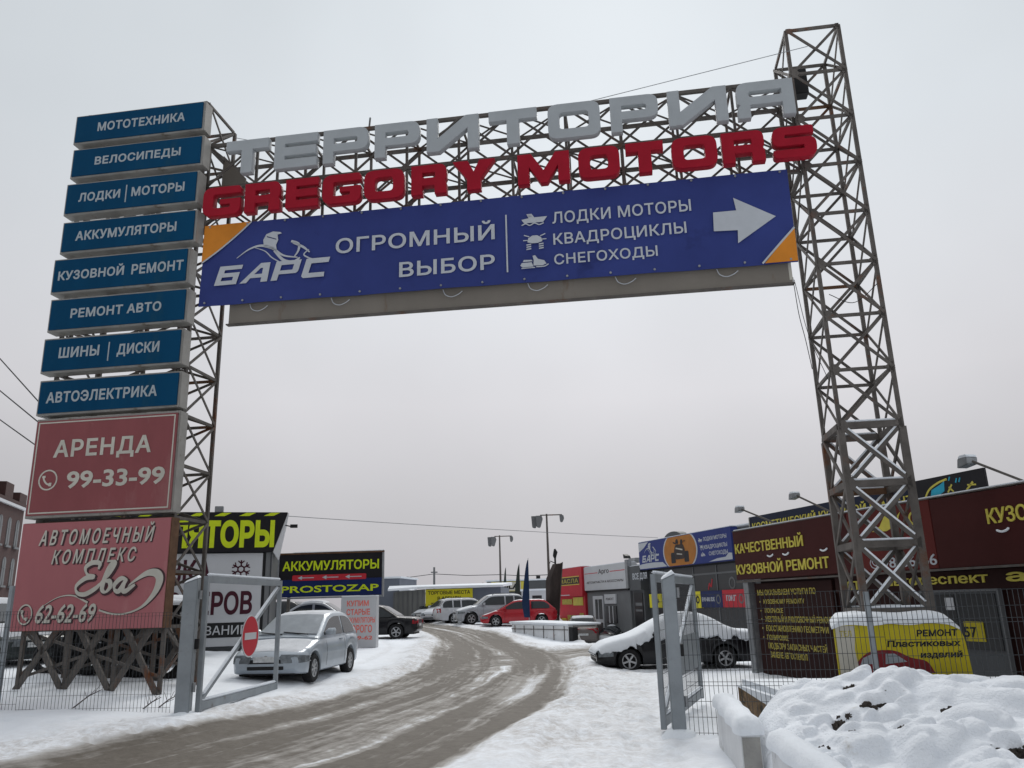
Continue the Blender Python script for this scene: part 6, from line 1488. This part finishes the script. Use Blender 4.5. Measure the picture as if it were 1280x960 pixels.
def heap():
    xs = lin(1.85, 7.6, 260); ys = lin(4.6, 10.9, 280)
    X, Y = np.meshgrid(np.array(xs), np.array(ys)); g = ground(X, Y)
    ctrl = [(2.5, 9.2, .42), (3.05, 9.6, .66), (3.8, 9.7, .93), (4.5, 9.7, .9), (5.3, 9.4, .8), (6.3, 9.2, .72), (7.3, 9.0, .65), (2.45, 7.2, .3), (3.2, 8.2, .5), (4.2, 8.2, .66), (5.4, 8, .6), (6.6, 7.8, .55),
            (2.4, 5.6, .12), (3.2, 6.4, .32), (4.4, 6.5, .4), (5.6, 6.4, .4), (3.4, 5, .1), (5, 5, .15)]
    num = 0; den = 0
    for (a, b, h) in ctrl:
        w_ = np.exp(-((X - a) ** 2 + (Y - b) ** 2) / (2 * .55 ** 2)) + 1e-9; num = num + w_ * h; den = den + w_
    H = num / den
    env = np.clip((X - (2.36 + np.clip((Y - 8.6) * .16, -.14, .5))) / .45, 0, 1) * np.clip((10.75 - Y) / .9, 0, 1) * np.clip((Y - 4.7) / .6, 0, 1) * np.clip((7.5 - X) / .5, 0, 1)
    env = np.sqrt(env * (2 - env))
    rg = np.random.RandomState(5); lump = np.zeros_like(X)
    def lumps(n_, r0, r1, h0, h1, seed):
        rg = np.random.RandomState(seed); out_ = np.zeros_like(X)
        for k_ in range(n_):
            a, b = rg.uniform(2.2, 7.3), rg.uniform(4.9, 10.5); r = r0 + (r1 - r0) * rg.rand() ** 1.6; hh = r * rg.uniform(h0, h1)
            ang = rg.uniform(0, 3.14); ex = rg.uniform(.6, 1.5); dx = (X - a) * math.cos(ang) + (Y - b) * math.sin(ang); dy = (-(X - a) * math.sin(ang) + (Y - b) * math.cos(ang)) * ex
            d2 = (dx ** 2 + dy ** 2) / (r * (1 + .6 * vnoise(X, Y, r * .8 + .03, k_ % 40))) ** 2
            out_ = np.maximum(out_, hh * np.clip(1 - d2, 0, 1) ** (.36 if k_ % 3 == 0 else .6))
        for ax in (0, 1): out_ = (np.roll(out_, 1, ax) + 2 * out_ + np.roll(out_, -1, ax)) / 4
        return out_
    big_, small_ = lumps(150, .16, .34, .2, .5, 5), lumps(800, .045, .15, .4, .95, 6)
    patch = np.clip(vnoise(X, Y, .9, 31) * 3 + .75, .15, 1)
    lump = big_ + small_ * patch
    Z = g + (H - .01 + .1 * vnoise(X, Y, .8, 21)) * env - .1 * (1 - env) + (lump * 1.0 + .025 * vnoise(X, Y, .14, 22) + .012 * vnoise(X, Y, .06, 23)) * np.clip(env * 1.5, 0, 1)
    Z0 = Z.copy()
    for (a, b, r) in HOLES:
        Z = Z - 1.1 * r * np.exp(-(((X - a + .15 * r) / (r * 1.15)) ** 2 + ((Y - b + .45 * r) / (r * .9)) ** 2) ** 2)
    mb = MB(); nx, ny = len(xs), len(ys)
    mb.add(np.stack([X + .2 * lump, Y - .65 * lump * np.clip(env, 0, 1), Z], -1).reshape(-1, 3).tolist(), [(j * nx + i, j * nx + i + 1, (j + 1) * nx + i + 1, (j + 1) * nx + i) for j in range(ny - 1) for i in range(nx - 1)])
    return mb, (lambda x, y: float(Z0[min(ny - 1, max(0, int((y - 4.6) / 6.3 * (ny - 1)))), min(nx - 1, max(0, int((x - 1.85) / 5.75 * (nx - 1))))]))
HOLES = [(3.27, 8.81, .13), (3.57, 8.85, .1), (3.9, 9.0, .085), (3.74, 8.92, .06), (2.71, 7.81, .06), (2.75, 7.64, .04), (3.47, 8.12, .05), (3.53, 8.05, .04), (4.19, 7.33, .1), (3.98, 7.37, .075), (2.62, 8.29, .05), (4.16, 8.42, .06), (3.65, 9.5, .07), (4.6, 8.3, .055), (4.9, 8.9, .07), (3.05, 8.0, .04), (3.3, 7.2, .05)]
hm, hz = heap()
t = thing('snow_heap', 'big lumpy heap of ploughed snow with dark rubble showing in the right foreground', 'snow heap', (4.5, 7.8, 0))
obj('snow', hm, MT['snowh'], t, smooth=80)
rng = random.Random(3)
for (a, b, r) in HOLES:
    for (ox, oy, q) in ((0, .35, .62), (.65, .1, .42), (-.6, .2, .4), (.2, .8, .4)):
        bm = bmesh.new(); bmesh.ops.create_icosphere(bm, subdivisions=3, radius=1)
        vs = []; px, py, rr = a + ox * r, b + oy * r, r * q; zc = hz(px, py) - rr * .95
        for v in bm.verts:
            k = .8 + .75 * float(vnoise(np.array(v.co.x * 2 + a * 7), np.array(v.co.y * 2 + v.co.z * 3 + b), .8, 4)); vs.append((px + v.co.x * rr * k, py + v.co.y * rr * .8 * k, zc + v.co.z * rr * 1.0 * k))
        mb = MB(); mb.add(vs, [tuple(v.index for v in f.verts) for f in bm.faces]); bm.free()
        obj('rubble', mb, MT['rock'], t)
# twigs poking through the snow by the left fence
for i, (x, y, l) in enumerate(((-7.3, 13.9, .45), (-6.15, 13.85, .3), (-5.95, 13.95, .35))):
    mb = MB(); z = gz(x, y); rng = random.Random(i)
    mb.tube([(x, y, z), (x + l * .5, y + .03, z + l * .4), (x + l, y, z + l * .62)], [.012, .01, .005], 5)
    for k in range(4): q = Vector((x + l * (.3 + .15 * k), y + .01, z + l * (.25 + .1 * k))); mb.tube([q, q + Vector((rng.uniform(-.1, .15), rng.uniform(-.08, .08), rng.uniform(.05, .16)))], [.006, .003], 4)
    o = obj('dry_twig', mb, MT['bark']); setp(o, ('longest dry twig in the snow behind the left fence', 'small dry twig left of the fence end', 'small dry twig closest to the left gate post')[i], 'twig', 'dry twigs in the snow')
